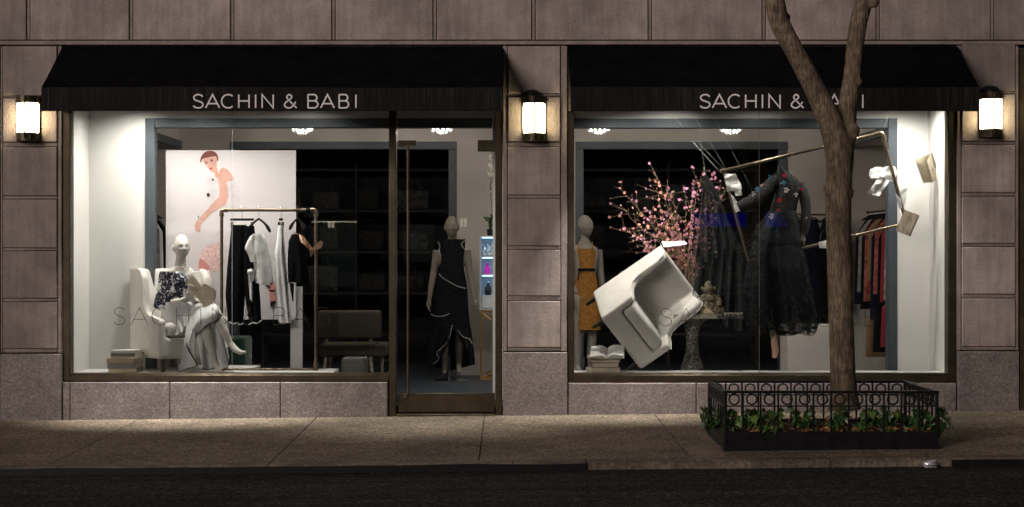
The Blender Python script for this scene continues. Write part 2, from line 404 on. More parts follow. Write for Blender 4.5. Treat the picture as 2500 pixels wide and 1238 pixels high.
# upper course
JX = [-430, -180, 70, 321, 568, 815, 1062, 1303, 1587, 1865, 2143, 2422, 2700, 2950]
JX2 = [(a + b) / 2 for a, b in zip(JX, JX[1:])]
zc0, zc1 = PZ(98), PZ(98) + 1.02
course = obj('upper_course', MB().box(PX(-430), PX(2950), .030, .039, zc0 - .05, zc1 + 2.3), 'deep', facade)
for row, xs in ((0, JX), (1, JX2)):
    za = zc0 + row * 1.07
    for a, b in zip(xs, xs[1:]):
        block(course, PX(a + 5.0), PX(b - 5.0), za, za + 1.02)
    for a in xs: bar(course, PX(a - 3.9), PX(a + 3.9), za + .002, za + 1.018)
    bar(course, PX(-430), PX(2950), za + 1.027, za + 1.062)
bar(course, PX(-430), PX(2950), PZ(109.5), zc0 - .008, y0=-.016)
# piers
def pier(xl, xr, bl, br, rows, base_top, base_bot):
    p = obj('pier', MB().box(PX(xl) + .01, PX(xr) - .01, .031, .0345, -.25, PZ(112)), 'deep', facade)
    for t, b in rows: block(p, PX(bl), PX(br), PZ(b), PZ(t))
    edges = [(rows[i][1], rows[i + 1][0]) for i in range(len(rows) - 1)] + [(rows[-1][1], base_top)]
    for b, t in edges: bar(p, PX(bl), PX(br), PZ(t - 1.1), PZ(b + 1.1))
    for a, b in ((xl, bl - 1.2), (br + 1.2, xr)):
        bar(p, PX(a), PX(b), PZ(base_top), PZ(112), y0=-.001)
    o = block(p, PX(xl) + .001, PX(xr) - .001, -.25, PZ(base_top + 2), yb=.035, dep=.062, mat='granite', name='granite_block')
    return p
pier(2, 151, 8, 140, [(113, 234), (239.5, 347), (359.5, 478), (487, 605), (613, 728), (737.5, 851)], 862, 1022)
pier(-148, 0, -140, -8, [(113, 234), (239.5, 347), (359.5, 478), (487, 605), (613, 728), (737.5, 851)], 862, 1022)
pier(1228, 1385, 1240, 1368, [(113, 228), (236.5, 346), (359, 476), (485, 600), (610, 722), (735, 848)], 858, 1015)
pier(2337, 2487, 2348, 2478, [(108, 222), (230, 345), (354, 470), (480, 594), (603, 718), (729, 846)], 856, 1002)
# granite under the windows
def base_run(xs, top, mat='granite'):
    p = obj('window_base', MB().box(PX(xs[0]), PX(xs[-1]), .052, .058, -.2, PZ(top) - .004), 'deep', facade)
    for a, b in zip(xs, xs[1:]): block(p, PX(a + .8), PX(b - .8), -.25, PZ(top), yb=.055, dep=.065, mat=mat, name='granite_block')
base_run([153, 171, 415, 685, 947], 933); base_run([1387, 1700, 2010, 2335], 935)
# the next bay, beyond the right pier
nb = thing('neighbour_window_bay', 'dark bronze window frame at the far right edge beyond the stone pier', 'window frame', (0, 0, 0))
obj('frame', MB().box(PX(2490), PX(2520), .0, .25, -.1, 3.6).box(PX(2520), PX(2950), .0, .25, 3.2, 3.6).box(PX(2520), PX(2950), .0, .25, -.1, .42), 'darkbronze', nb)
obj('pane', MB().box(PX(2520), PX(2950), .1, .11, .42, 3.2), 'glass', nb)
obj('backing', MB().box(PX(2490), 14, .6, .62, -.1, 3.66).box(PX(2950), 14, .036, .58, -.1, 3.655), 'darkroom', nb)

# ------------------------------------------------------------------ window frames, glass, door
GY = .085
def win(label, x0, x1, jl, jr, sill, seam, cat='window'):
    t = thing('shop_window', label, cat, (PX(x0), 0, PZ(sill[1])))
    L = Matrix.Translation(-Vector(t.location))
    def part(name, mb, mat, **k):
        mb.v = [tuple(L @ Vector(p)) for p in mb.v]; return obj(name, mb, mat, t, **k)
    part('jamb', MB().rbox(PX(x0), PX(jl), .015, .16, PZ(sill[1]), 3.12, .006, 1), 'bronze')
    part('jamb', MB().rbox(PX(jr), PX(x1), .015, .16, -.02 if jr < 1000 else PZ(sill[1]), 3.12, .006, 1), 'bronze')
    part('sill', MB().rbox(PX(jl) - .004, PX(jr) + .004, .004, .155, PZ(sill[1]), PZ(sill[0]) - .012, .006, 1).rbox(PX(jl) + .002, PX(jr) - .002, .012, .15, PZ(sill[0]) - .010, PZ(sill[0]), .002, 1), 'bronze')
    part('head', MB().rbox(PX(jl) - .004, PX(jr) + .004, .02, .15, 3.04, 3.12, .006, 1), 'bronze')
    part('pane', MB().box(PX(jl) - .003, PX(seam) - .0018, GY, GY + .01, PZ(sill[0]) - .004, 3.045), 'glass')
    part('pane', MB().box(PX(seam) + .0018, PX(jr) + .003, GY, GY + .01, PZ(sill[0]) - .004, 3.045), 'glass')
    part('glass_seal', MB().box(PX(seam) - .0019, PX(seam) + .0019, GY + .0005, GY + .0095, PZ(sill[0]), 3.04), 'seal')
    return t, part
winL, partL = win('bronze framed display window left of the glass door, armchair mannequin behind it', 152, 967, 170, 949, (912, 931), 563)
winR, partR = win('bronze framed display window behind the street tree, hanging armchair inside', 1386, 2335, 1402, 2316, (912, 934), 1857)

# stroke lettering
def letter(ch, w):
    arc = lambda cx, cy, rx, ry, a0, a1, n=14: [(cx + rx * cos(radians(lerp(a0, a1, i / n))), cy + ry * sin(radians(lerp(a0, a1, i / n)))) for i in range(n + 1)]
    if ch == 'A': return [[(0, 0), (w / 2, 1), (w, 0)], [(w * .17, .32), (w * .83, .32)]]
    if ch == 'H': return [[(0, 0), (0, 1)], [(w, 0), (w, 1)], [(0, .52), (w, .52)]]
    if ch == 'I': return [[(0, 0), (0, 1)]]
    if ch == 'N': return [[(0, 0), (0, 1), (w, 0), (w, 1)]]
    if ch == 'C': return [arc(w * .52, .5, w * .52, .5, 48, 312, 26)]
    if ch == 'B': return [[(0, 1), (w * .55, 1)] + arc(w * .58, .765, w * .32, .235, 90, -90)[1:] + [(0, .53)], [(w * .55, .53)] + arc(w * .62, .265, w * .38, .265, 90, -90)[1:] + [(0, 0)], [(0, -.0), (0, 1)]]
    if ch == 'S': return [[(p.x * w, p.y) for p in spline([(.93, .84, 0), (.74, .965, 0), (.48, 1, 0), (.2, .93, 0), (.08, .76, 0), (.2, .6, 0), (.5, .51, 0), (.82, .41, 0), (.95, .235, 0), (.8, .06, 0), (.5, 0, 0), (.22, .04, 0), (.03, .16, 0)], 5)]]
    if ch == '&': return [[(p.x * w, p.y) for p in spline([(1, 0, 0), (.62, .36, 0), (.3, .68, 0), (.24, .84, 0), (.42, 1, 0), (.62, .86, 0), (.52, .68, 0), (.2, .46, 0), (.05, .22, 0), (.2, .04, 0), (.45, 0, 0), (.72, .16, 0), (.93, .46, 0)], 5)]]
    return []
def lettering(part, mat, boxes, top, bot, sw, Y, ox=0, on=None):
    z0, z1 = PZ(bot, Y), PZ(top, Y); H = z1 - z0
    for ch, a, b in boxes:
        mb = MB(); x0, x1 = PX(a + ox, Y), PX(b + ox, Y); w = (x1 - x0) / H
        for k, st in enumerate(letter(ch, w)): mb.ribbon([(x0 + p[0] * H, z0 + p[1] * H) for p in st], sw, Y - .0004 * k)
        o = part('letter', mb, mat)
        if on: o.parent = on
GLB = [('S', 277, 306), ('A', 320, 361), ('C', 371, 411), ('H', 431, 461), ('I', 490, 490), ('N', 518, 550), ('&', 594, 619), ('B', 668, 698), ('A', 713, 754), ('B', 777, 804), ('I', 829, 829)]
lettering(partL, 'ink', GLB, 751, 793, .0056, GY - .002); lettering(partR, 'ink', GLB, 753, 796, .0056, GY - .002, 1335)
def small_text(s, px, py, h, Y, part, mat):
    cu = bpy.data.curves.new('t', 'FONT'); cu.body = s; cu.size = h * 1.4; o = bpy.data.objects.new('t', cu); COL.objects.link(o)
    dg = bpy.context.evaluated_depsgraph_get(); dg.update(); me = bpy.data.meshes.new_from_object(o.evaluated_get(dg)); bpy.data.objects.remove(o)
    b = P(px, py, Y); mb = MB(); mb.add([(b.x + v.co.x, Y, b.z + v.co.y) for v in me.vertices], [tuple(p.vertices) for p in me.polygons])
    part('opening_hours_lettering', mb, mat)
small_text('STORE HOURS', 884, 883, .034, GY - .002, partL, 'ink')

door = thing('shop_door', 'glass shop door with bronze bottom rail and long bronze pull handle', 'door', (PX(1088), 0, .03))
def dpart(name, mb, mat, parent=None):
    if parent is None or parent is door: mb.v = [(p[0] - door.location.x, p[1], p[2] - .03) for p in mb.v]
    return obj(name, mb, mat, door if parent is None else parent)
DZ0 = PZ(1008)
dpart('bottom_rail', MB().rbox(PX(970), PX(1208), .05, .10, DZ0, PZ(961), .004, 1), 'bronze')
dpart('glass_panel', MB().box(PX(970), PX(1208), .068, .080, PZ(961) - .01, PZ(352)), 'glass')
dpart('patch_fitting', MB().rbox(PX(972), PX(1015), .05, .10, PZ(355), PZ(342), .003, 1).rbox(PX(975), PX(988), .045, .055, PZ(358), PZ(354), .002, 1), 'darkbronze')
dpart('patch_fitting', MB().rbox(PX(1166), PX(1207), .05, .10, PZ(369), PZ(341), .003, 1), 'darkbronze')
dpart('pull_handle', MB().tube([P(996, 352, .0), P(996, 962, .0)], .0135, 14).tube([P(996, 372, 0), P(996, 372, .07)], .008, 8).tube([P(996, 940, 0), P(996, 940, .07)], .008, 8), 'bronze')
dpart('lock', MB().tube([P(988, 1001, .035), P(988, 1001, .06)], .013, 14), 'bronze')
dpart('handle_mount', MB().rbox(PX(983), PX(994), .03, .052, PZ(974), PZ(961), .004, 1), 'darkbronze')
dfr = thing('door_frame', 'bronze door frame with glass transom beside the granite pier', 'door frame', (PX(1217), 0, 0))
def fpart(name, mb, mat): mb.v = [(p[0] - dfr.location.x, p[1], p[2]) for p in mb.v]; return obj(name, mb, mat, dfr)
fpart('jamb', MB().rbox(PX(1209), PX(1226.4), .010, .16, -.02, 3.12, .006, 1), 'bronze')
fpart('transom_pane', MB().box(PX(968.4), PX(1208.6), .070, .080, PZ(349.5), 3.04), 'glass')
fpart('head', MB().rbox(PX(968.4), PX(1208.6), .03, .15, 3.045, 3.12, .005, 1), 'bronze')
fpart('threshold', MB().rbox(PX(968), PX(1209), -.01, .16, -.03, PZ(1011), .004, 1), 'darkbronze')

# ------------------------------------------------------------------ awnings
M['awning'] = MAT('black_awning_canvas', (.0022, .0023, .0034), .85, spec=.06, noises=((5, .5, 1.6), (120, .8, 1.25)), bumps=((30, .002),))
def valance_mat():
    m, nt, b = _mat('valance_canvas'); b.inputs['Roughness'].default_value = .85; b.inputs['Specular IOR Level'].default_value = .2
    st = _range(nt, _noise(nt, 9, (8, 1, .28), 4, .75), .45, .72, 0, 1)
    mask = _range(nt, _noise(nt, 1.1, (1, 1, .5), 2), .36, .64, 0, 1)
    mm = nt.nodes.new('ShaderNodeMath'); mm.operation = 'MULTIPLY'; nt.links.new(st, mm.inputs[0]); nt.links.new(mask, mm.inputs[1])
    nt.links.new(_mixc(nt, mm.outputs[0], (.0045, .0042, .005), (.045, .040, .037)), b.inputs['Base Color']); return m
M['valance'] = valance_mat()
M['specks'] = MAT('droppings', (.4, .4, .38), .8)
AW = [('S', 471, 497), ('A', 502, 536), ('C', 541, 572), ('H', 583, 608), ('I', 624, 624), ('N', 640, 667), ('&', 693, 724), ('B', 752, 776), ('A', 783, 816), ('B', 828, 851), ('I', 869, 869)]
AY = -.72
def awning(label, x0, x1, ox, seed):
    zt, zf, zb = PZ(114), PZ(213, AY), PZ(271, AY)
    t = thing('awning', label, 'awning', ((x0 + x1) / 2, 0, zb)); o0 = Vector(t.location)
    def part(name, mb, mat, **k): mb.v = [tuple(Vector(p) - o0) for p in mb.v]; return obj(name, mb, mat, t, **k)
    n = 90; rows = []
    for j in range(9):
        v = j / 8; row = []
        for i in range(n + 1):
            x = lerp(x0, x1, i / n); s_ = sin(pi * v)
            sag = s_ * (.010 + .012 * noise.noise((x * 1.1 + seed, v * 2, 0))) + .003 * noise.noise((x * 6, v * 5, seed))
            row.append((x, lerp(-.003, AY, v), lerp(zt, zf, v) - sag + .010 * noise.noise((x * .5, seed, 3)) * (1 if v > 0 else .6)))
        rows.append(row)
    top = rows
    cano = part('canopy', MB().loft(top, False).loft([[(p[0], p[1], p[2] - .006) for p in r] for r in top[::-1]], False), 'awning', smooth=3)
    vr = []
    for j in range(5):
        v = j / 4
        vr.append([(lerp(x0, x1, i / n), AY + .006 * v * noise.noise((lerp(x0, x1, i / n) * 1.5, v, seed)), (rows[-1][i][2] if j == 0 else lerp(zf, zb, v) + .006 * noise.noise((lerp(x0, x1, i / n) * .8, seed, 8)))) for i in range(n + 1)])
    va = part('valance', MB().loft(vr, False).loft([[(p[0], p[1] + .006, p[2]) for p in r] for r in vr[::-1]], False), 'valance', smooth=3)
    for x, d in ((x0, .004), (x1, -.004)):
        sd = [(-.003, zt - .01), (AY + .004, zf - .006), (AY + .004, zb), (-.003, zb + .06)]
        part('side_panel', MB().prism(sd, x, x + d * 1.5, 'x'), 'awning')
    part('frame_bar', MB().tube([(x0 + .02, AY + .02, zb + .03), (x1 - .02, AY + .02, zb + .03)], .011, 8), 'darkbronze')
    part('frame_bar', MB().tube([(x0 + .02, AY + .022, zf - .02), (x1 - .02, AY + .022, zf - .02)], .011, 8), 'darkbronze')
    for f in (.03, .35, .65, .97):
        x = lerp(x0, x1, f); part('frame_rafter', MB().tube([(x, -.01, zt - .04), (x, AY + .03, zf - .025)], .010, 8), 'darkbronze')
    lettering(part, 'letter', AW, 231, 263.5, .0142, AY - .009, ox, va)
    return t
awning('black canvas awning with white lettering over the armchair window and glass door', PX(152), PX(1226), 0, 1)
awning('black canvas awning with white lettering partly behind the tree fork', PX(1386), PX(2339), 1237.5, 2)

# ------------------------------------------------------------------ wall lamps
def lampglow():
    m, nt, b = _mat('lamp_glass_lit'); b.inputs['Base Color'].default_value = (.8, .8, .76, 1); b.inputs['Roughness'].default_value = .3
    b.inputs['Emission Color'].default_value = (1.0, .80, .46, 1); b.inputs['Emission Strength'].default_value = 30.0; return m
M['lamp'] = lampglow()
def lamp(label, pxc, top, shadow_dome):
    x = PX(pxc); z0 = PZ(top + 110)
    t = thing('wall_lamp', label, 'wall lamp', (x, -.012, z0))
    def half(z_, r, d, n=18): return [(r * cos(pi * i / n), -d * sin(pi * i / n) - .028, z_) for i in range(n + 1)]
    def shell(prof): return MB().loft([half(z_, r, d) for z_, r, d in prof], False)
    shell_ = shell([(.078, .102, .106), (.12, .106, .111), (.23, .109, .115), (.34, .106, .111), (.372, .102, .106)])
    obj('glass_shade', shell_, 'lamp', t, smooth=3)
    def band(a, b, r, d):
        m = MB().loft([half(a, r * .9, d * .9), half(a, r, d), half(b, r, d), half(b, r * .9, d * .9)], False)
        for zz in (a, b): m.add(half(zz, r * .995, d * .995), [tuple(range(19))])
        return m
    obj('top_band', band(.370, .438, .111, .118), 'darkbronze', t); obj('bottom_band', band(.002, .082, .109, .116), 'darkbronze', t)
    obj('back_plate', MB().rbox(-.113, .113, -.028, -.002, -.004, .446, .004, 1), 'darkbronze', t)
    obj('rod', MB().tube([(0, -.152, .04), (0, -.156, .23), (0, -.152, .42)], .0085, 8).ball((0, -.152, .425), .011).ball((0, -.152, .036), .010), 'darkbronze', t)
    for s_ in (-1, 1): obj('clip', MB().rbox(s_ * .05 - .006, s_ * .05 + .006, -.138, -.118, .01, .06, .002, 1), 'darkbronze', t)
    if shadow_dome:  # black half dome built in place of the lamp's shadow on the wall
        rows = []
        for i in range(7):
            a = pi / 2 * i / 6; rows.append([(shadow_dome[0] + .098 * cos(a) * cos(pi * j / 14), -.004 - .10 * cos(a) * sin(pi * j / 14), .446 + .066 * sin(a)) for j in range(15)])
        obj('shadow_dome', MB().loft(rows, False), 'blackplastic', t, smooth=3)
    return t
lamp('lit bronze wall lamp on the pier left of the armchair window', 71.5, 236, None)
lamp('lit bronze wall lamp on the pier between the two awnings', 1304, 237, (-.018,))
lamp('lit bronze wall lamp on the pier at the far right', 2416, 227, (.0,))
# ------------------------------------------------------------------ street tree
M['bark'] = MAT('bark', (.135, .106, .074), .92, spec=.2, noises=((3, .65, 1.35), (80, .5, 1.45, (1, 1, .12)), (14, .7, 1.3)), bumps=((90, .010, (1, 1, .14)), (30, .007, (1, 1, .3)), (150, .004)))
TY = -2.18
def tp(px, py, dy=0): return P(px, py, TY + dy)
tree = thing('street_tree', 'bare forked street tree rising from the iron fenced pit', 'tree', tp(2058, 985))
def build_tree():
    mb = MB(); b0 = Vector(tree.location); q = lambda L: [p - b0 for p in L]
    kk = (CAM_D + TY) / 4000
    def limb(pts, n=6): 
        pp = spline([tp(a, b, c) for a, b, c, r in pts], n); rr = [v.x for v in spline([(r * kk * .95, 0, 0) for a, b, c, r in pts], n)]
        mb.tube(q(pp), rr, 20)
    limb([(2062, 1000, 0, 42), (2059, 950, 0, 33), (2056, 850, 0, 31.5), (2052, 740, 0, 31), (2049, 620, 0, 31), (2047, 520, 0, 32), (2047, 465, 0, 34), (2049, 420, 0, 33), (2050, 375, 0, 36), (2040, 330, 0, 34), (2022, 285, -.02, 30), (1993, 225, -.03, 26.5), (1962, 165, -.04, 25), (1932, 110, -.05, 24), (1906, 60, -.06, 25), (1893, 10, -.06, 24.5), (1882, -60, -.08, 23), (1850, -170, -.15, 20), (1800, -330, -.3, 16), (1775, -520, -.4, 10), (1760, -700, -.45, 5)])
    limb([(2050, 400, 0, 24), (2062, 340, .02, 29), (2066, 290, .04, 25), (2074, 230, .06, 23.5), (2082, 170, .07, 22), (2088, 110, .09, 22), (2096, 55, .1, 22.5), (2108, 5, .12, 22), (2120, -60, .14, 20), (2150, -180, .2, 18), (2170, -330, .25, 14), (2210, -520, .3, 9), (2225, -700, .3, 4)])
    limb([(2120, -60, .14, 12), (2170, -130, 0, 11), (2240, -230, -.2, 9), (2290, -380, -.3, 5)])
    limb([(1855, -160, -.15, 13), (1900, -260, .1, 11), (1930, -400, .3, 8), (1940, -560, .5, 4)])
    # branch collars and old knots
    for px, py, dy, r in ((2025, 462, -.06, 17), (2072, 470, -.03, 15), (2082, 320, -.03, 20), (1918, 45, -.03, 14), (2134, 6, .06, 14), (2046, 300, .0, 16), (2060, 905, -.10, 9), (2098, 200, .02, 10)):
        c = tp(px, py, dy) - b0; mb.ball(c, (r * kk * .85, r * kk * .7, r * kk), 12, 8)
    def post(me):
        N = len(me.vertices); co = [0.0] * (3 * N); no = [0.0] * (3 * N)
        me.vertices.foreach_get('co', co); me.vertex_normals.foreach_get('vector', no)
        for i in range(N):
            x, y, z = co[3 * i:3 * i + 3]; ridged = 1 - abs(noise.noise((x * 34, y * 34, z * 5))) * 2
            a = .0026 * ridged + .0022 * noise.noise((x * 5, y * 5, z * 2.2)) + .0028 * noise.noise((x * 70, y * 70, z * 14))
            for c in range(3): co[3 * i + c] += no[3 * i + c] * a
        me.vertices.foreach_set('co', co); me.update()
    solid('trunk', mb, 'bark', tree, .0095, 3, post)
build_tree()

# ------------------------------------------------------------------ iron planter
fx0, fx1 = PX(1771, -2.75), PX(2287, -2.75); fyf, fyb = -2.75, -1.70
ZF = lambda x, y: GZ(x, y)
zb0 = GZ(2.6, -2.7) - .01; zr = PZ(954, -2.75)     # ground and top rail heights
planter = thing('tree_guard', 'black iron tree guard with a band of rings around the street tree', 'tree guard', ((fx0 + fx1) / 2, (fyf + fyb) / 2, zb0))
PO = Vector(planter.location)
def pl(name, mb, parent=None, mat='iron'): mb.v = [tuple(Vector(p) - PO) for p in mb.v]; return obj(name, mb, mat, parent or planter)
zp = PZ(1054, -2.75)       # top of the solid plate
zm = PZ(990, -2.75)        # rail below the rings
for a, b, n in (((fx0, fyf), (fx1, fyf), 12), ((fx0, fyb), (fx1, fyb), 12), ((fx0, fyf), (fx0, fyb), 7), ((fx1, fyf), (fx1, fyb), 7)):
    A, B = Vector((*a, 0)), Vector((*b, 0)); d = (B - A); L = d.length; d.normalize(); ang = math.atan2(d.y, d.x)
    Rm = Matrix.Translation(A) @ Matrix.Rotation(ang, 4, 'Z')
    pl('plate', MB().rbox(0, L, -.006, .006, zb0, zp, .002, 1, mat=Rm)); pl('top_rail', MB().rbox(-.012, L + .012, -.022, .022, zr - .020, zr, .005, 1, mat=Rm)); pl('middle_rail', MB().rbox(0, L, -.010, .010, zm - .010, zm, .002, 1, mat=Rm))
    pk = MB().rbox(-.0075, .0075, -.0065, .0065, 0, zr - zp - .018, .002, 1).mesh('picket'); rg = MB()
    rr = (zr - zm - .022) / 2
    rg.loft([[((rr - .0075 + e) * cos(2 * pi * i / 22), f_, (rr - .0075 + e) * sin(2 * pi * i / 22)) for e, f_ in ((-.0065, -.006), (.0065, -.006), (.0065, .006), (-.0065, .006))] for i in range(23)], True); rg = rg.mesh('ring')
    for me in (pk, rg): me.materials.append(M['iron'])
    for i in range(n + 1):
        w = L * i / n
        if 0 < i < n:
            o = obj('picket', pk, 'iron', planter); o.location = Rm @ Vector((w, 0, zp)) - PO; o.rotation_euler = (0, 0, ang)
        if i < n:
            o = obj('ring', rg, 'iron', planter); o.location = Rm @ Vector((w + L / n / 2, 0, (zr - .02 + zm) / 2)) - PO; o.rotation_euler = (0, 0, ang)
for x in (fx0, fx1):
    for y in (fyf, fyb): pl('post', MB().rbox(x - .013, x + .013, y - .013, y + .013, zb0 - .01, zr - .002, .003, 1))
# soil, litter
M['soil'] = MAT('soil', (.035, .024, .016), .95, noises=((14, .5, 1.6),), bumps=((30, .03),))
M['litter'] = MAT('dry_leaves', (.40, .20, .09), .8, noises=((22, .35, 1.6),), vary=.2)
soil = MB(); rows = []
for j in range(14):
    rows.append([(lerp(fx0 + .008, fx1 - .008, i / 24), lerp(fyf + .008, fyb - .008, j / 13), zp - .035 + .05 * sin(pi * j / 13) * sin(pi * i / 24) + .015 * noise.noise((i * .7, j * .7, 2))) for i in range(25)])
so = obj('planting_soil', soil.loft(rows, False), 'soil'); so['kind'] = 'stuff'; so['label'] = 'dark soil heaped inside the iron tree guard'
lit = MB(); r = random.Random(5)
for k in range(620):
    x, y = r.uniform(fx0 + .03, fx1 - .03), r.uniform(fyf + .015, fyb - .02) if k % 2 else fyf + .015 + abs(r.gauss(0, .1))
    z = zp - .02 + .05 * sin(pi * (y - fyf) / (fyb - fyf)) + r.uniform(0, .035); s_ = r.uniform(.010, .028)
    m_ = Matrix.Translation((x, y, z)) @ Matrix.Rotation(r.uniform(0, 6.3), 4, 'Z') @ Matrix.Rotation(r.uniform(-1, 1), 4, 'X')
    lit.add([(-s_, 0, 0), (0, -s_ * .5, .004), (s_, 0, 0), (0, s_ * .5, .004)], [(0, 1, 2, 3)], m_)
lo = obj('leaf_litter', lit, 'litter'); lo['kind'] = 'stuff'; lo['label'] = 'brown fallen leaves on the soil of the tree pit'
# ivy
def leafmat(name, c):
    return MAT(name, c, .42, spec=.45, noises=((30, .6, 1.4),), vary=.35)
M['ivy'] = leafmat('ivy_leaf', (.032, .085, .022)); M['ivy_light'] = leafmat('ivy_leaf_young', (.085, .15, .03)); M['ivystem'] = MAT('ivy_stem', (.06, .045, .025), .8)
def ivy_leaf(s_):
    pts = [(0, 0), (.34, -.18), (.42, .12), (.62, .30), (.36, .48), (.26, .62), (0, 1.0), (-.26, .62), (-.36, .48), (-.62, .30), (-.42, .12), (-.34, -.18)]
    v = [(0, .32 * s_, .06 * s_)] + [(x * s_, y * s_, -.14 * abs(x) * s_) for x, y in pts]
    return MB().add(v, [(0, i, i % 12 + 1) for i in range(1, 13)])
leafme = {}
for nm in ('ivy', 'ivy_light'):
    me = ivy_leaf(.064).mesh('leaf'); me.materials.append(M[nm]); leafme[nm] = me
def ivy(label, x, y, spread, n, seed, light=.2, hang=0., out=(0, -1)):
    r = random.Random(seed); z0 = zp + .0
    t = thing('ivy_plant', label, 'ivy', (x, y, z0), group='ivy growing through the tree guard')
    stems = MB()
    for k in range(max(5, n // 2)):
        ax = r.uniform(-spread, spread); hgt = r.uniform(.04, .19); lean = r.uniform(-.04, .04)
        pth = spline([(ax * .3, .06, -.03), (ax * .7, .02, hgt * .6), (ax, -.01 + lean, hgt), (ax * 1.2 + out[0] * .05, -.02 + out[1] * .035, hgt * (.75 - hang))], 4)
        stems.tube(pth, .0032, 5)
        for m_ in range(6):
            p = pth[int(lerp(2, len(pth) - 1, (m_ + r.random()) / 6))]
            o = obj('leaf', leafme['ivy_light' if r.random() < light else 'ivy'], 'ivy', t)
            o.location = p + Vector((r.uniform(-.03, .03), r.uniform(-.02, .03), r.uniform(-.03, .015)))
            o.rotation_euler = (r.uniform(-2.5, -1.2), r.uniform(-.5, .5), r.uniform(-1.0, 1.0)); s_ = r.uniform(.4, 1.25); o.scale = (s_, s_, s_)
    obj('stem', stems, 'ivystem', t)
sp = lambda px: PX(px, -2.68)
ivy('ivy spilling out over the outer left corner of the tree guard', fx0 - .01, -2.3, .14, 16, 1, .35, .5)
ivy('ivy climbing the rings at the left end of the tree guard front', sp(1800), -2.66, .10, 15, 2, .2)
ivy('bright ivy between the second and third bays of the tree guard', sp(1842), -2.66, .09, 18, 3, .5)
ivy('ivy trailing down over the plate with pale hanging leaves', sp(1890), -2.68, .09, 20, 4, .4, .9)
ivy('dark ivy in the middle bays left of the tree trunk', sp(1965), -2.64, .11, 13, 5, .05)
ivy('bright green ivy clump in front of the trunk base', sp(2045), -2.66, .07, 14, 6, .5)
ivy('tall ivy climbing to the rings just right of the trunk', sp(2112), -2.64, .08, 18, 7, .35)
ivy('ivy with one yellow leaf in the right half of the guard', sp(2170), -2.64, .09, 15, 8, .4)
ivy('dark ivy filling the right end of the tree guard', sp(2240), -2.64, .10, 20, 9, .05)
ivy('ivy tendril trailing outside the right corner of the guard', fx1 + .05, -2.55, .09, 10, 10, .0, .7, (1.2, -.3))
# crumpled litter at the kerb
M['foil'] = MAT('crumpled_plastic', (.5, .5, .55), .25, metal=.3)
cp = MB().ball((0, 0, 0), (.055, .04, .03), 12, 8); r = random.Random(3); cp.v = [tuple(Vector(v) * r.uniform(.7, 1.25)) for v in cp.v]
g = obj('crumpled_wrapper', cp, 'foil', None, smooth=.1); p = P(2270, 1146, -3.36); g.location = (p.x, -3.375, GZ(p.x, -3.375) - .062 + .028)
tag(g, 'crumpled shiny wrapper lying in the gutter against the kerb', 'wrapper')
# ------------------------------------------------------------------ shop interior
YP = .80       # partition behind the displays
YF = 4.2       # far wall of the shop
FL = .10       # shop floor
LX, RX = PX(172, GY), 4.335
struct('shop_floor', MB().box(-5, 5, .11, 8, FL - .05, FL), 'shopfloor')
struct('shop_ceiling', MB().box(-5, 5, YP + .09, YF, 3.45, 3.5).box(-5, 5, YF, 8, 3.2, 3.25), 'ceiling')
struct('display_ceiling', MB().box(LX - .1, -.02, .16, YP, 3.30, 3.33).box(PX(1388), RX + .1, .16, YP, 3.30, 3.33), 'white')
struct('display_side_wall', MB().box(LX - .08, LX, .165, YP, .3, 3.30), 'white')
struct('display_side_wall', MB().box(RX, RX + .08, .165, YP, .3, 3.30), 'white')
zt1, zt0 = PZ(289, YP), PZ(312, YP)
pt = struct('display_partition', MB().box(LX - .08, PX(367, YP), YP, YP + .08, FL, 3.45).box(PX(367, YP), -.02, YP, YP + .08, (zt0 + zt1) / 2, 3.45).box(PX(1203, YP), -.02, YP, YP + .08, FL, (zt0 + zt1) / 2), 'white')
def trimbar(parent, x0, x1, z0, z1, y, d=.02): return obj('trim', MB().rbox(x0, x1, y - d, y + .12, z0, z1, .005, 1), 'trim', parent)
trimbar(pt, PX(355, YP), PX(378, YP), FL, zt1, YP); trimbar(pt, PX(378, YP) + .001, PX(1202, YP), zt0, zt1, YP, .018)
pr = struct('display_partition', MB().box(PX(1330, YP), PX(2180, YP), YP, YP + .08, (zt0 + zt1) / 2, 3.45).box(PX(2180, YP), RX + .08, YP, YP + .08, FL, 3.45).box(PX(1330, YP), PX(1392, YP), YP, YP + .08, FL, (zt0 + zt1) / 2), 'white')
trimbar(pr, PX(2168, YP), PX(2190, YP), FL, zt1, YP); trimbar(pr, PX(1392, YP), PX(2168, YP) - .001, zt0 - .003, zt1 - .003, YP, .018)
# room shell
struct('shop_wall', MB().box(-4.9, -4.02, YP + .08, 2.3, FL, 3.45).box(-4.9, -4.02, 2.3, YF, 2.93, 3.45).box(-4.9, -4.75, 2.3, YF, FL, 2.93), 'innerwall')
struct('shop_wall', MB().box(4.15, 4.9, YP + .08, 1.3, FL, 3.45).box(4.15, 4.9, 1.3, YF, 2.93, 3.45).box(4.75, 4.9, 1.3, YF, FL, 2.93), 'innerwall')
st = obj('trim', MB().rbox(-4.05, -3.99, 2.35, YF - .02, zt0, zt1, .004, 1), 'trim', bpy.data.objects['shop_wall'])
obj('trim', MB().rbox(4.12, 4.18, 1.35, YF - .02, zt0, zt1, .004, 1), 'trim', bpy.data.objects['shop_wall.001'])
fz1, fz0 = PZ(346, YF), PZ(365, YF)
fa, fb, fc, fd = PX(562, YF), PX(1115, YF), PX(1405, YF), PX(1922, YF); w_ = .1
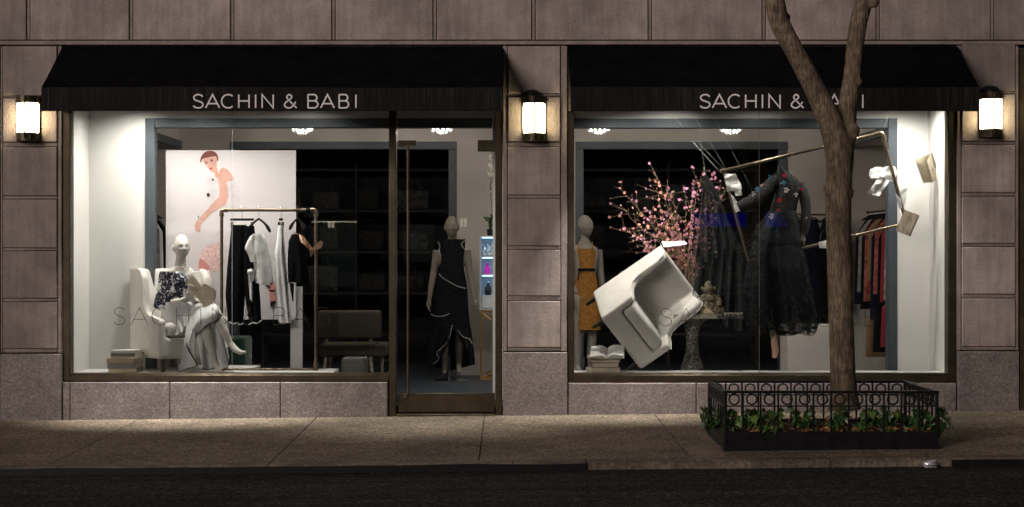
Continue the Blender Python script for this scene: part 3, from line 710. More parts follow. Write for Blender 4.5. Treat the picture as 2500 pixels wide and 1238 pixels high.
fw = struct('far_wall', MB().box(-4.9, fa + .04, YF, YF + .1, FL, 3.45).box(fb - .04, fc + .04, YF, YF + .1, FL, 3.45).box(fd - .04, 4.9, YF, YF + .1, FL, 3.45).box(fa + .04, fb - .04, YF, YF + .1, fz1 - .04, 3.45).box(fc + .04, fd - .04, YF, YF + .1, fz1 - .04, 3.45), 'innerwall')
for a, b in ((fa, fb), (fc, fd)):
    trimbar(fw, a, a + w_, FL, fz0, YF); trimbar(fw, b - w_, b, FL, fz0, YF); trimbar(fw, a, b, fz0 + .001, fz1, YF, .022)
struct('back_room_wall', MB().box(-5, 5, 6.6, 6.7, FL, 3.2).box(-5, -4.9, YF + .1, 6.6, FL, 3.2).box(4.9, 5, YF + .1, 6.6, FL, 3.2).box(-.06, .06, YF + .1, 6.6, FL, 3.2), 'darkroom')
# platforms
struct('display_platform', MB().box(LX + .002, PX(810, .12), .165, YP - .022, FL, PZ(912, .08)).box(PX(385, YP), -2.6, YP - .021, 1.35, FL, PZ(912, .08) - .001), 'platform')
struct('display_platform', MB().box(PX(1390), RX - .002, .165, .50, FL, PZ(912, .08)), 'platform')
PT = PZ(912, .08)

# dark shelving in the back room
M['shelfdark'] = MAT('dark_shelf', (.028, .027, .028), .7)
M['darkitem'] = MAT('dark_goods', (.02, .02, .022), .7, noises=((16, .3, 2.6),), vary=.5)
def shelving(label, x0, x1, zs, seed):
    t = thing('shelving_unit', label, 'shelving', (x0, 5.9, FL)); r = random.Random(seed)
    for x in (0, (x1 - x0) / 2, x1 - x0): obj('upright', MB().box(x - .015, x + .015, 0, .38, 0, 2.75), 'shelfdark', t)
    for z in zs: obj('shelf', MB().box(.017, (x1 - x0) / 2 - .017, .004, .37, z, z + .035).box((x1 - x0) / 2 + .017, x1 - x0 - .017, .004, .37, z, z + .035), 'shelfdark', t)
    return t
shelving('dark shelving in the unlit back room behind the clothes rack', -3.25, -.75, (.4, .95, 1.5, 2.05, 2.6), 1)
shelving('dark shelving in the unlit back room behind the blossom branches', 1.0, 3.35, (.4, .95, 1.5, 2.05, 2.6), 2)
k = 0
for sx, zs in ((-3.25, (.985, 1.535, 2.085)), (1.0, (.985, 1.535, 2.085))):
    side = 'clothes rack' if sx < 0 else 'blossom branches'
    for zi, z in enumerate(zs):
        for i in range(4):
            x = sx + .2 + i * .6 + R.uniform(-.06, .06); w = R.uniform(.17, .25); h = R.uniform(.22, .36)
            mb = MB().rbox(-w, w, 0, .16, 0, h, .05, 2)
            if (i + zi) % 2: mb.tube([(-w * .5, .08, h - .01), (-w * .35, .08, h + .12), (w * .35, .08, h + .12), (w * .5, .08, h - .01)], .012, 6)
            o = obj('handbag' if (i + zi) % 2 else 'cushion', mb, 'darkitem'); o.location = (x, 6.0, FL + z)
            tag(o, '%s, %s from the left on the %s shelf behind the %s' % ('dark handbag with handle' if (i + zi) % 2 else 'dark patterned cushion', ('first', 'second', 'third', 'fourth')[i], ('low', 'middle', 'high')[zi], side), 'handbag' if (i + zi) % 2 else 'cushion', 'goods on the dark shelves')

# chandeliers: crystal clusters, lit
M['crystal'] = MAT('crystal_lit', (.9, .9, .9), .05, spec=.8, emit=((1, .93, .82), .12))
M['chrome'] = MAT('chrome', (.6, .6, .6), .15, metal=1)
cball = MB().ball((0, 0, 0), 1, 8, 5).mesh('crystal', .1); cball.materials.append(M['crystal'])
for px, lb in ((738, 'crystal ceiling light above the clothes rack'), (1078, 'crystal ceiling light seen above the glass door'), (1462, 'crystal ceiling light above the yellow dress mannequin'), (1785, 'crystal ceiling light above the black lace gown')):
    c = P(px, 331, 2.0); t = thing('chandelier', lb, 'chandelier', (c.x, 2.0, c.z), group='crystal ceiling lights')
    obj('ceiling_rose', MB().lathe([(.02, 3.45 - c.z), (.07, 3.45 - c.z - .001), (.06, 3.45 - c.z - .03), (.012, 3.45 - c.z - .04), (.012, .13)], 16), 'chrome', t)
    obj('ring', MB().tube([(.15 * cos(2 * pi * i / 24), .15 * sin(2 * pi * i / 24), .12) for i in range(25)], .008, 6), 'chrome', t)
    for rad, z, n, s_ in ((.15, .10, 15, .015), (.11, .065, 12, .016), (.07, .04, 9, .016), (.03, .022, 4, .015)):
        for i in range(n):
            o = obj('crystal', cball, 'crystal', t); a = 2 * pi * (i + rad * 7) / n; o.location = (rad * cos(a), rad * sin(a), z); o.scale = (s_, s_, s_ * 1.2)
    L = bpy.data.lights.new('chandelier_bulb', 'POINT'); L.energy = 42; L.color = (1, .90, .80); L.shadow_soft_size = .02
    lo_ = bpy.data.objects.new('chandelier_bulb', L); COL.objects.link(lo_); lo_.parent = t; lo_.location = (0, 0, .09)

# display spotlights on the ceiling behind the window head
M['can'] = MAT('spot_can', (.5, .5, .5), .4, metal=.4); M['lens'] = MAT('spot_lens', (1, 1, 1), .3, emit=((1, .95, .88), 8))
def spots(label, group, items, ztop=3.30):
    for ix, (x, y, aim, e, size) in enumerate(items):
        t = thing('spotlight', label + ', %s from the left' % ('first', 'second', 'third', 'fourth', 'fifth')[ix], 'spotlight', (x, y, ztop), group=group)
        d = (Vector(aim) - Vector((x, y, ztop - .11))).normalized(); q = d.to_track_quat('-Z', 'Y').to_matrix().to_4x4(); pos = Matrix.Translation((0, 0, -.11)) @ q
        obj('can', MB().lathe([(.03, .08), (.042, .07), (.042, -.03), (.037, -.03), (.037, -.012)], 16, cap=False, mat=pos), 'can', t); obj('bracket', MB().tube([(0, 0, 0), (0, 0, -.06)], .012, 8), 'can', t)
        obj('lens', MB().lathe([(.001, -.014), (.036, -.014)], 16, mat=pos), 'lens', t)
        L = bpy.data.lights.new('spot_beam', 'SPOT'); L.energy = e * 4.6; L.spot_size = radians(size); L.spot_blend = 1.0; L.shadow_soft_size = .035; L.color = (1.0, .94, .86)
        lo_ = bpy.data.objects.new('spot_beam', L); COL.objects.link(lo_); lo_.parent = t; lo_.matrix_local = pos @ Matrix.Translation((0, 0, -.035))
spots('small ceiling spotlight inside the window above the upright armchair display', 'spotlights of the armchair display', [
    (-3.66, .34, (-3.85, .5, .4), 16, 150), (-3.15, .22, (-3.12, .36, .6), 26, 150), (-2.55, .20, (-2.6, .42, .6), 11, 150), (-1.95, .24, (-2.1, .6, .6), 9, 150)])
spots('small ceiling spotlight inside the window above the hanging armchair display', 'spotlights of the hanging armchair display', [
    (1.1, .20, (1.25, .36, .6), 24, 150), (1.75, .24, (1.6, .6, .9), 16, 150), (2.6, .24, (2.55, .6, .9), 6, 150), (3.4, .24, (3.6, .5, .8), 10, 150), (3.98, .26, (4.0, .55, .5), 20, 150)])
# spotlights under the awnings, hidden by the valance, throwing light into the windows and onto the pavement
spots('small spotlight fixed under the awning of the upright armchair window', 'spotlights under the left awning', [
    (-3.55, -.45, (-3.3, .36, .80), 190, 68), (-2.75, -.45, (-2.75, .40, .85), 110, 68), (-1.45, -.42, (-1.35, .02, .2), 34, 75), (-.62, -.42, (-.5, -.40, 0), 46, 62)], 3.22)
spots('small spotlight fixed under the awning of the hanging armchair window', 'spotlights under the right awning', [
    (1.3, -.45, (1.3, .40, .95), 165, 70), (3.6, -.45, (3.7, .45, .8), 40, 86)], 3.22)
# ------------------------------------------------------------------ helpers for figures, cloth and furniture
def wthing(name, label, cat, loc, group=None):
    """a thing whose parts are given in world coordinates"""
    t = thing(name, label, cat, loc, group); o0 = Vector(loc)
    def part(nm, mb, mat, parent=None, smooth=.7):
        mb.v = [tuple(Vector(p) - o0) for p in mb.v]; return obj(nm, mb, mat, parent or t, smooth)
    return t, part, o0
def head(mb, c, yaw=0, pitch=0, s=1.0):
    """smooth mannequin head, face towards -Y before turning"""
    m = Matrix.Translation(c) @ Matrix.Rotation(yaw, 4, 'Z') @ Matrix.Rotation(pitch, 4, 'X') @ Matrix.Scale(s, 4)
    g = lambda a, b, sa, sb: math.exp(-(a / sa) ** 2 - (b / sb) ** 2)
    rows = []; NI, NJ = 40, 48
    for i in range(NI + 1):
        t = -pi / 2 + .03 + (pi - .06) * i / NI; row = []
        for j in range(NJ):
            a = 2 * pi * j / NJ; u, v, w = cos(t) * cos(a), cos(t) * sin(a), sin(t)
            x, y, z = u * .076, v * .096, w * .122
            if w < 0:
                k = (-w) ** 1.4; x *= 1 - .18 * k; y = y * (1 - .15 * k) - .012 * k
                if v > 0: y *= 1 - .35 * k
            else: y += .012 * w
            if v < 0:
                fr = min(1, -v * 1.6)
                nose = g(u, 0, .13, 9) * max(0, min(1, (.22 - w) / .36)) * (1 if w > -.2 else max(0, 1 - (-.2 - w) / .07))
                y -= fr * (.020 * nose + .007 * g(u, w + .44, .26, .085) - .003 * g(u, w + .44, .3, .02) + .009 * g(u, w + .82, .3, .16) + .005 * g(u, w - .26, .7, .12))
                y += fr * (.013 * g(abs(u) - .40, w - .06, .20, .12) + .006 * g(abs(u) - .5, w + .45, .2, .2))
            row.append((x, y, z))
        rows.append(row)
    mb.loft(rows, True, True, True, m)
    for s_ in (-1, 1): mb.ball((s_ * .078, .018, -.01), (.009, .02, .032), 10, 8, m)
def hand(mb, wrist, d, nrm, s=1.0, curl=.5, side=1):
    """palm, four bent fingers of unequal length and a thumb from the side of the palm"""
    d = Vector(d).normalized(); nrm = Vector(nrm); nrm = (nrm - d * nrm.dot(d)).normalized(); lat = d.cross(nrm) * side
    W = Vector(wrist)
    mb.tube([W, W + d * .03 * s, W + d * .075 * s, W + d * .092 * s], [.021 * s, .027 * s, .033 * s, .026 * s], 12, flat=.5)
    for k, (l, ln) in enumerate(((-.026, .068), (-.009, .078), (.009, .073), (.025, .056))):
        b = W + d * .085 * s + lat * l * s; c1 = curl * .6; c2 = curl * 1.3
        p1 = b + (d * cos(c1) + nrm * sin(c1)) * ln * .5 * s; p2 = p1 + (d * cos(c2) + nrm * sin(c2)) * ln * .5 * s
        mb.tube([b - d * .02 * s, b, p1, p2], [.009 * s, .009 * s, .008 * s, .006 * s], 8)
    b = W + d * .03 * s - lat * .024 * s; p1 = b + (d * .7 - lat * .6 + nrm * .3) * .035 * s; p2 = p1 + (d * .9 - lat * .2 + nrm * .4) * .03 * s
    mb.tube([W + d * .02 * s, b, p1, p2], [.012 * s, .012 * s, .0095 * s, .007 * s], 8)
def torso(mb, rows):
    rr = []
    for c, rx, ry in rows: rr.append([Vector(c) + Vector((rx * cos(2 * pi * j / 24), ry * sin(2 * pi * j / 24), 0)) for j in range(24)])
    mb.loft(rr, True, True, True)
def garment(rows, Y, depth, folds=7, amp=.14, n=44, m=22, seed=0, hem=0., open_top=True):
    """closed sleeve of cloth given as (pixel row, left, right[, dY]) outlines at depth Y"""
    tb = [(r[0], r[1], r[2], r[3] if len(r) > 3 else 0, r[4] if len(r) > 4 else 1) for r in rows]; out = []
    r0, r1 = tb[0][0], tb[-1][0]
    for i in range(m + 1):
        py = lerp(r0, r1, i / m); xl, xr, dy, ds = interp(tb, py); t = i / m; row = []
        for j in range(n):
            a = 2 * pi * j / n; ph = seed * 1.7 + .5 * noise.noise((t * 2, seed, 1))
            f = 1 + amp * t * sin(folds * a + ph) + amp * .5 * t * sin((folds * 2 - 3) * a + ph * 2 + 2 * t) + .05 * noise.noise((cos(a) * 2, sin(a) * 2, t * 5 + seed))
            cx = (xl + xr) / 2 + (xr - xl) / 2 * cos(a) * (1 + .15 * (f - 1)); Yc = Y + dy - depth * ds * sin(a) * f
            p = P(cx, py + (hem * sin(3 * a + seed) * t * t if hem else 0), Yc); row.append(p)
        out.append(row)
    return MB().loft(out, True, not open_top, False)
def pxtube(pts, Y, r, n=4, seg=6): return MB().tube(spline([P(p[0], p[1], Y + (p[2] if len(p) > 2 else 0)) for p in pts], n), r, seg)
def sheet(top, bot, m=14, n=24, wave=0., waves=4, seed=0, bulge=0.):
    """cloth hanging between two pixel polylines of (px, py, Y)"""
    def samp(L): 
        L = [Vector(p) for p in L]; d = [0]
        for a, b in zip(L, L[1:]): d.append(d[-1] + (b - a).length)
        return [Vector(interp([(d[i], *L[i]) for i in range(len(L))], d[-1] * q / n)) for q in range(n + 1)]
    A, B = samp(top), samp(bot); rows = []
    for i in range(m + 1):
        t = i / m
        rows.append([P(lerp(A[j].x, B[j].x, t), lerp(A[j].y, B[j].y, t), lerp(A[j].z, B[j].z, t) - bulge * sin(pi * t) + wave * (.25 + t) * sin(waves * 2 * pi * j / n + seed + 1.1 * t) + .2 * wave * noise.noise((j * .5, t * 3, seed))) for j in range(n + 1)])
    return MB().loft(rows, False)

def armchair(label, mat):
    """wing-back armchair, floor origin, front towards -Y"""
    t = thing('armchair', label, 'armchair', mat=mat)
    W, D = .36, .35
    side = [(-D, .125), (-D + .01, .50), (-.22, .525), (-.10, .535), (-.02, .575), (.02, .66), (.03, .78), (.045, .90), (.09, .965), (.16, .99), (D, .985), (D, .125)]
    sh = MB()
    for s_ in (-1, 1): sh.prism(side, s_ * W, s_ * (W - .075), 'x', .016, 2)
    sh.prism([(.15, .20), (.16, .45), (.20, .62), (.26, .985), (.34, .985), (.348, .125), (.2, .125)], -W + .02, W - .02, 'x', .012, 1)
    sh.box(-W + .02, W - .02, -D + .010, .24, .125, .325)
    for s_ in (-1, 1):    # padded fillets where the wings meet the back
        sh.tube([(s_ * (W - .08), .17, .18), (s_ * (W - .08), .185, .62), (s_ * (W - .08), .225, .82), (s_ * (W - .08), .255, .955)], [.04, .045, .045, .03], 14)
    solid('upholstered_shell', sh, 'creamcloth', t, .0115, 20)
    m = MB().rbox(-W + .088, W - .088, -D + .005, .20, .335, .47, .045, 4); m.v = [(x, y, z + (.022 * (1 - (x / .27) ** 2) * (1 - ((y + .08) / .28) ** 2) if z > .4 else 0)) for x, y, z in m.v]
    obj('seat_cushion', m, 'creamcloth', t, smooth=1.2)
    pip = MB()
    for s_ in (-1, 1): pip.tube([(s_ * (W + .001), p[0] * .995, p[1] * .999 + .001) for p in spline([(0, *p) for p in side[1:11]], 1)] if False else [(s_ * (W - .004), p[0], p[1] - .004) for p in side[1:11]], .0055, 6)
    obj('piping', pip, 'creamcloth', t)
    for x, y in ((-W + .06, -D + .06), (W - .06, -D + .06), (-W + .06, D - .05), (W - .06, D - .05)):
        obj('leg', MB().lathe([(.018, 0), (.028, .126)], 12, c=(x, y, 0)), 'wood', t)
    return t
def book(label, mat, w, h, th, cover, opened=False, cat='book', group=None):
    t = thing('book', label, cat, mat=mat, group=group)
    if not opened:
        obj('cover', MB().box(-w / 2, w / 2, -h / 2, h / 2, 0, .004).box(-w / 2, w / 2, -h / 2, h / 2, th - .004, th).box(-w / 2, -w / 2 + .004, -h / 2, h / 2, .0041, th - .0041), cover, t)
        obj('pages', MB().box(-w / 2 + .0045, w / 2 - .006, -h / 2 + .005, h / 2 - .005, .0042, th - .0042), 'pages', t)
    else:
        for s_ in (-1, 1):
            rows = []; und = []
            for i in range(11):
                u = i / 10; x = s_ * w * u; z = th * (.15 + .95 * sin(min(1, u * 1.9) * pi / 2) * (1 - .45 * u)) + s_ * .004
                rows.append([(x, -h / 2 + .004, z), (x, h / 2 - .004, z)]); und.append([(x, -h / 2 + .004, .004 + .016 * u), (x, h / 2 - .004, .004 + .016 * u)])
            mm = MB().loft(rows, False).loft(und, False).loft([[r[0] for r in rows], [r[0] for r in und]], False).loft([[r[1] for r in rows], [r[1] for r in und]], False).add([rows[-1][0], rows[-1][1], und[-1][1], und[-1][0]], [(0, 1, 2, 3)])
            obj('page_block', mm, 'pages' if cover != 'white_cover' else 'paper', t)
            obj('cover', MB().add([(0, -h / 2, 0), (s_ * (w + .006), -h / 2, .012), (s_ * (w + .006), h / 2, .012), (0, h / 2, 0), (0, -h / 2, -.004), (s_ * (w + .006), -h / 2, .008), (s_ * (w + .006), h / 2, .008), (0, h / 2, -.004)], [(0, 1, 2, 3), (4, 7, 6, 5), (0, 4, 5, 1), (1, 5, 6, 2), (2, 6, 7, 3)]), cover, t)
    return t
def TR(loc, rz=0, rx=0, ry=0): return Matrix.Translation(loc) @ Matrix.Rotation(rz, 4, 'Z') @ Matrix.Rotation(ry, 4, 'Y') @ Matrix.Rotation(rx, 4, 'X')
def crumple(label, pts, seed, amp=.02, res=10, cat='paper', group='loose paper sheets'):
    """a crumpled sheet spanned by four pixel corners (px, py, Y)"""
    A, B, C, D_ = [P(*p) for p in pts]; o0 = A; rows = []
    t = thing('paper_sheet', label, cat, o0, group)
    for i in range(res + 1):
        v = i / res; row = []
        for j in range(res + 1):
            u = j / res; p = lerp(lerp(A, B, u), lerp(D_, C, u), v)
            q = Vector((p.x * 11, seed * 3.1, p.z * 11)); p = p + Vector((noise.noise(q), 1.2 * noise.noise(q * 1.7 + Vector((5, 0, 0))), noise.noise(q + Vector((0, 9, 0))))) * amp
            row.append(p - o0)
        rows.append(row)
    obj('sheet', MB().loft(rows, False).loft([[p + Vector((0, .001, 0)) for p in r] for r in rows[::-1]], False), 'paper', t, smooth=.35); return t
def hanger(part, cx, top, railz_px, Y, w=34, drop=20, clip=False, mat='blackplastic'):
    hk = MB().tube(spline([P(cx + 1, railz_px + 3, Y + .02), P(cx + 4, railz_px - 4, Y + .01), P(cx, railz_px - 6, Y), P(cx - 3, railz_px - 1, Y), P(cx, railz_px + 8, Y), P(cx, top, Y)], 4), .0022, 6)
    part('hook', hk, 'chrome')
    if clip:
        part('hanger_bar', MB().rbox(PX(cx - w / 2, Y), PX(cx + w / 2, Y), Y - .008, Y + .008, PZ(top + 6, Y), PZ(top, Y), .003, 1), mat)
        for s_ in (-.42, .42): part('clip', MB().rbox(PX(cx + s_ * w - 3, Y), PX(cx + s_ * w + 3, Y), Y - .018, Y + .012, PZ(top + 24, Y), PZ(top + 9, Y), .003, 1), 'darkbronze')
    else:
        mb = MB()
        for s_ in (-1, 1): mb.tube(spline([P(cx, top + 1, Y), P(cx + s_ * w * .3, top + drop * .45, Y), P(cx + s_ * w * .5, top + drop, Y)], 5), [.011] * 5 + [.013, .016, .018, .017, .014, .011], 8, flat=.7)
        part('hanger', mb, mat)
def face_basis(u, f):
    u = Vector(u).normalized(); f = Vector(f); f = (f - u * f.dot(u)).normalized(); w = f.cross(u) * -1
    w = u.cross(f) if False else (-f).cross(u)
    m = Matrix.Identity(4)
    for i in range(3): m[i][0] = w[i]; m[i][1] = -f[i]; m[i][2] = u[i]
    return m
# ------------------------------------------------------------------ armchair display
CH = Matrix.Translation((-3.33, .69, PT)) @ Matrix.Rotation(radians(37), 4, 'Z') @ Matrix.Diagonal((1.06, 1.03, 1.04, 1))
armchair('upright cream wing armchair with the seated mannequin', CH)

# seated mannequin
man, mpart, mo = wthing('mannequin', 'bald cream mannequin seated in the armchair, holding an open book', 'mannequin', P(430, 905, .45))
def seated():
    mb = MB(); q = lambda p: p - mo
    hip = P(428, 782, .60)
    torso(mb, [(q(P(427, 800, .60)), .13, .12), (q(P(428, 778, .60)), .155, .135), (q(P(430, 745, .57)), .125, .10), (q(P(432, 715, .55)), .122, .095), (q(P(436, 690, .53)), .145, .105), (q(P(440, 670, .53)), .155, .09), (q(P(441, 657, .53)), .125, .07), (q(P(441, 649, .53)), .06, .055), (q(P(442, 630, .52)), .050, .052), (q(P(443, 612, .52)), .048, .05)])
    head(mb, q(P(443.5, 603, .50)), radians(26), radians(4), 1.04)
    L = lambda pts, rad, n=10: mb.tube([q(P(*p)) for p in pts], rad, 14)
    # arms: one hidden by the sleeve, one bringing the hand to the book
    L([(408, 664, .53), (399, 690, .52), (392, 722, .49), (396, 745, .46)], [.055, .047, .042, .036]); L([(392, 722, .49), (410, 738, .40), (440, 735, .32), (456, 728, .28)], [.040, .036, .028, .022])
    L([(476, 666, .53), (482, 690, .50), (486, 718, .45), (487, 735, .42)], [.052, .045, .041, .036]); L([(487, 732, .43), (480, 738, .34), (473, 735, .29), (470, 728, .27)], [.038, .033, .026, .022])
    hand(mb, q(P(470, 732, .265)), (-.12, .02, 1), (0, -1, 0), 1.0, .35, 1); hand(mb, q(P(456, 730, .275)), (.35, -.05, .9), (0, -1, .2), 1.0, .4, -1)
    # legs: one down to the platform, the other crossed over it
    L([(418, 792, .55), (455, 788, .42), (498, 786, .26)], [.088, .075, .060]); L([(498, 786, .26), (505, 812, .245), (516, 850, .24), (526, 888, .245)], [.060, .062, .046, .030])
    L([(526, 886, .245), (532, 898, .225), (538, 907, .19)], [.030, .032, .020])
    L([(436, 780, .56), (475, 765, .42), (520, 752, .27)], [.088, .076, .060]); L([(520, 752, .27), (533, 780, .25), (548, 810, .24), (563, 842, .245)], [.060, .060, .046, .030])
    L([(562, 838, .245), (574, 853, .225), (588, 861, .205), (600, 860, .19)], [.031, .033, .026, .012])
    solid('body', mb, 'mannequin', man, .0062, 3)
seated()
def floral():
    m, nt, b = _mat('navy_floral_print'); b.inputs['Roughness'].default_value = .7
    v = nt.nodes.new('ShaderNodeTexVoronoi'); v.inputs['Scale'].default_value = 9.5
    n = nt.nodes.new('ShaderNodeTexNoise'); n.inputs['Scale'].default_value = 22; n.inputs['Detail'].default_value = 3
    pos = _pos(nt); ad = nt.nodes.new('ShaderNodeVectorMath'); ad.operation = 'MULTIPLY_ADD'
    nt.links.new(pos, n.inputs['Vector']); nt.links.new(n.outputs['Color'], ad.inputs[0]); ad.inputs[1].default_value = (.06, .06, .06); nt.links.new(pos, ad.inputs[2])
    nt.links.new(ad.outputs[0], v.inputs['Vector'])
    f1 = _range(nt, v.outputs['Distance'], .60, .63, 1, 0); f2 = _range(nt, _noise(nt, 45, detail=1), .60, .62, 0, .9)
    mx = nt.nodes.new('ShaderNodeMath'); mx.operation = 'MULTIPLY'; nt.links.new(f1, mx.inputs[0])
    inv = nt.nodes.new('ShaderNodeMath'); inv.operation = 'SUBTRACT'; inv.inputs[0].default_value = 1; nt.links.new(f2, inv.inputs[1]); nt.links.new(inv.outputs[0], mx.inputs[1])
    nt.links.new(_mixc(nt, mx.outputs[0], (.78, .78, .78), (.008, .012, .035)), b.inputs['Base Color']); return m
M['floral'] = floral()
mpart('top', garment([(663, 390, 441), (672, 388, 452), (682, 387, 466), (700, 384, 468), (725, 379, 469), (752, 374, 468)], .50, .155, 6, .10, seed=2, hem=5), 'floral')
mpart('top_sleeve', garment([(683, 448, 474), (700, 446, 478), (730, 446, 474), (762, 450, 470)], .38, .08, 4, .15, seed=4, hem=3, n=26, m=12), 'floral')
# skirt
mpart('skirt_lap', garment([(738, 398, 478), (760, 392, 524), (785, 396, 528), (806, 404, 500), (818, 418, 452)], .44, .17, 5, .06, seed=6), 'whitecloth')
hemA = [(437, 908), (458, 900), (480, 893), (474, 878), (458, 850), (456, 839), (468, 826), (486, 813), (500, 798), (515, 787), (530, 781), (541, 772), (536, 766)]
topA = [(463, 752), (466, 748), (470, 745), (476, 743), (484, 741), (492, 740), (498, 740), (504, 740), (510, 740), (515, 740), (520, 741), (525, 742), (528, 744)]
hA = [(a, b, .175 + .02 * sin(i * 1.3)) for i, (a, b) in enumerate(hemA)]
mpart('skirt_flounce', sheet([(a, b, .30 - .006 * i) for i, (a, b) in enumerate(topA)], hA, wave=.010, waves=3, n=36, m=18, bulge=.05), 'whitecloth', smooth=3)
mpart('hem_piping', MB().tube(spline([P(a, b, y - .006) for a, b, y in hA], 3), .0052, 6), 'skirtpiping')
hB = [(494, 900, .42), (508, 902, .38), (525, 898, .40), (540, 902, .40), (556, 896, .40), (560, 870, .38), (552, 858, .34), (556, 848, .34)]
mpart('skirt_underlayer', sheet([(470, 770, .42), (520, 770, .42), (548, 790, .40)], hB, wave=.014, waves=3, n=30, seed=1), 'whitecloth', smooth=3)
mpart('hem_piping', MB().tube(spline([P(a, b, y - .004) for a, b, y in hB], 3), .0045, 6), 'skirtpiping')
mpart('skirt_side_ruffle', sheet([(420, 768, .32), (445, 770, .27), (462, 765, .25)], [(432, 808, .28), (445, 812, .24), (452, 796, .26), (456, 806, .23), (460, 790, .25)], wave=.012, waves=3, n=24, m=10), 'whitecloth', smooth=3)
obj('necklace', MB().tube([p - mo for p in spline([P(427, 645, .49), P(430, 652, .465), P(437, 656, .455), P(445, 656, .455), P(452, 650, .47), P(455, 644, .50)], 4)], .003, 6), 'gold', man)
# the book in its hands: back cover towards the street
bk, bpart, bo = wthing('book', 'open cream paperback held up by the seated mannequin', 'book', P(490, 712, .24))
c4 = [(471, 672, .255), (522, 734, .225), (504, 755, .225), (453, 692, .26)]
A, B, C, D_ = [P(*p) for p in c4]; nn = Vector((0, .012, 0))
bpart('cover', MB().add([A, B, C, D_] + [p + nn * .4 for p in (A, B, C, D_)], [(0, 1, 2, 3), (7, 6, 5, 4), (0, 4, 5, 1), (1, 5, 6, 2), (2, 6, 7, 3), (3, 7, 4, 0)]), 'cream_cover')
for i in range(7):
    t_ = i / 6; e = [(490 + 5 * t_, 700 + 3 * t_, .245 + .012 * i), (498 + 8 * t_, 697 + 6 * t_ - 4, .26 + .012 * i), (511 + 8 * t_, 698 + 9 * t_, .262 + .012 * i), (526 + 2 * t_, 708 + 16 * t_, .262 + .010 * i)]
    f_ = [(e_[0] - 4 - (7 - i) * .4, e_[1] + 26 - 2 * i, e_[2] + .002) for e_ in e]
    bpart('page', MB().loft([[P(*p) for p in spline(e, 4)], [P(*p) for p in spline(f_, 4)]], False), 'pages')
bpart('page_block', MB().loft([[P(490, 698, .25), P(471, 674, .26)], [P(519, 738, .25), P(522, 734, .23)], ], False), 'pages')
obj('title_lines', MB().ribbon([(0, 0), (.04, -.045)], .002, 0).ribbon([(.012, .004), (.036, -.022)], .002, 0), 'grey_cover', bk).location = P(474, 702, .240) - bo

# stack of books
r = random.Random(8); zc = PT
specs = [('tan_cover', .30, .035, 'bottom'), ('grey_cover', .31, .058, 'second from the bottom'), ('tan_cover', .315, .040, 'third from the bottom'), ('cream_cover', .31, .022, 'third from the top'), ('grey_cover', .27, .032, 'second from the top'), ('white_cover', .26, .028, 'topmost')]
for i, (cv, w, th, pos) in enumerate(specs):
    book('%s book, %s in the stack beside the upright armchair' % ({'tan_cover': 'tan', 'grey_cover': 'grey', 'cream_cover': 'cream', 'white_cover': 'white'}[cv], pos), TR((PX(311 + r.uniform(-5, 5), .36), .345, zc), pi / 2 + r.uniform(-.14, .14) - .22), .21, w * .96, th, cv, group='books stacked beside the upright armchair'); zc += th + .0005

# poster of a model on a stand
YB = 1.0
pos, ppart, po = wthing('poster_board', 'tall white fashion poster board standing behind the clothes rack', 'poster', P(563, 905, YB))
ppart('board', MB().box(PX(405, YB), PX(722, YB), YB, YB + .03, PZ(780, YB), PZ(367, YB)), MAT('poster_white', (.57, .535, .545), .5, noises=((1.5, .96, 1.03),)))
for a, b in ((405, 432), (708, 737)): ppart('stand_leg', MB().box(PX(a, YB), PX(b, YB), YB + .031, YB + .07, FL, PZ(700, YB)), MAT('stand_grey', (.42, .41, .40), .6))
PR = {'skin': (.52, .30, .245), 'skin2': (.50, .21, .19), 'hair': (.15, .045, .03), 'lip': (.42, .08, .07), 'dark': (.012, .01, .01), 'gown': (.535, .50, .515), 'lacepink': (.62, .42, .40), 'pearl': (.75, .72, .66), 'shade': (.56, .28, .22)}
PM = {k: MAT('print_' + k, c, .5, noises=((9, .9, 1.08),) if k != 'lacepink' else ((38, .75, 1.25),)) for k, c in PR.items()}
lay = [0]
def pr_(name, pts, m, sm=True):
    lay[0] += 1; pp = [(400 + x / 3.0206, 350 + y / 3.0195) for x, y in pts]
    if sm: pp = [(v.x, v.y) for v in spline([(a, b, 0) for a, b in pp], 4, True)]
    y = YB - .0012 - .0004 * lay[0]
    me = MB().add([P(a, b, y) for a, b in pp], [tuple(range(len(pp)))]); ppart(name, me, PM[m], smooth=None)
pr_('printed_gown', [(395, 215), (440, 250), (520, 270), (560, 400), (530, 560), (500, 800), (480, 1000), (360, 930), (330, 890), (300, 780), (400, 650), (420, 480), (330, 460), (300, 330), (340, 230)], 'gown')
pr_('printed_hem', [(266, 850), (275, 800), (310, 765), (360, 742), (415, 738), (425, 860), (400, 940), (360, 945), (335, 905), (300, 875)], 'lacepink')
pr_('printed_leg', [(263, 852), (330, 900), (343, 950), (342, 1010), (330, 1062), (318, 1160), (262, 1160), (258, 1000)], 'skin2')
pr_('printed_arm', [(398, 225), (428, 183), (470, 195), (495, 225), (516, 258), (500, 277), (464, 285), (470, 330), (474, 390), (455, 448), (400, 482), (335, 530), (292, 575), (274, 600), (270, 640), (258, 655), (246, 640), (238, 648), (228, 620), (232, 590), (262, 552), (310, 500), (370, 430), (408, 388), (408, 330), (400, 270)], 'skin')
pr_('printed_neck', [(372, 190), (404, 165), (412, 200), (408, 245), (385, 250), (376, 222)], 'shade')
pr_('printed_face', [(283, 118), (300, 95), (345, 85), (388, 95), (399, 130), (398, 172), (386, 203), (366, 216), (346, 204), (318, 172), (296, 143)], 'skin')
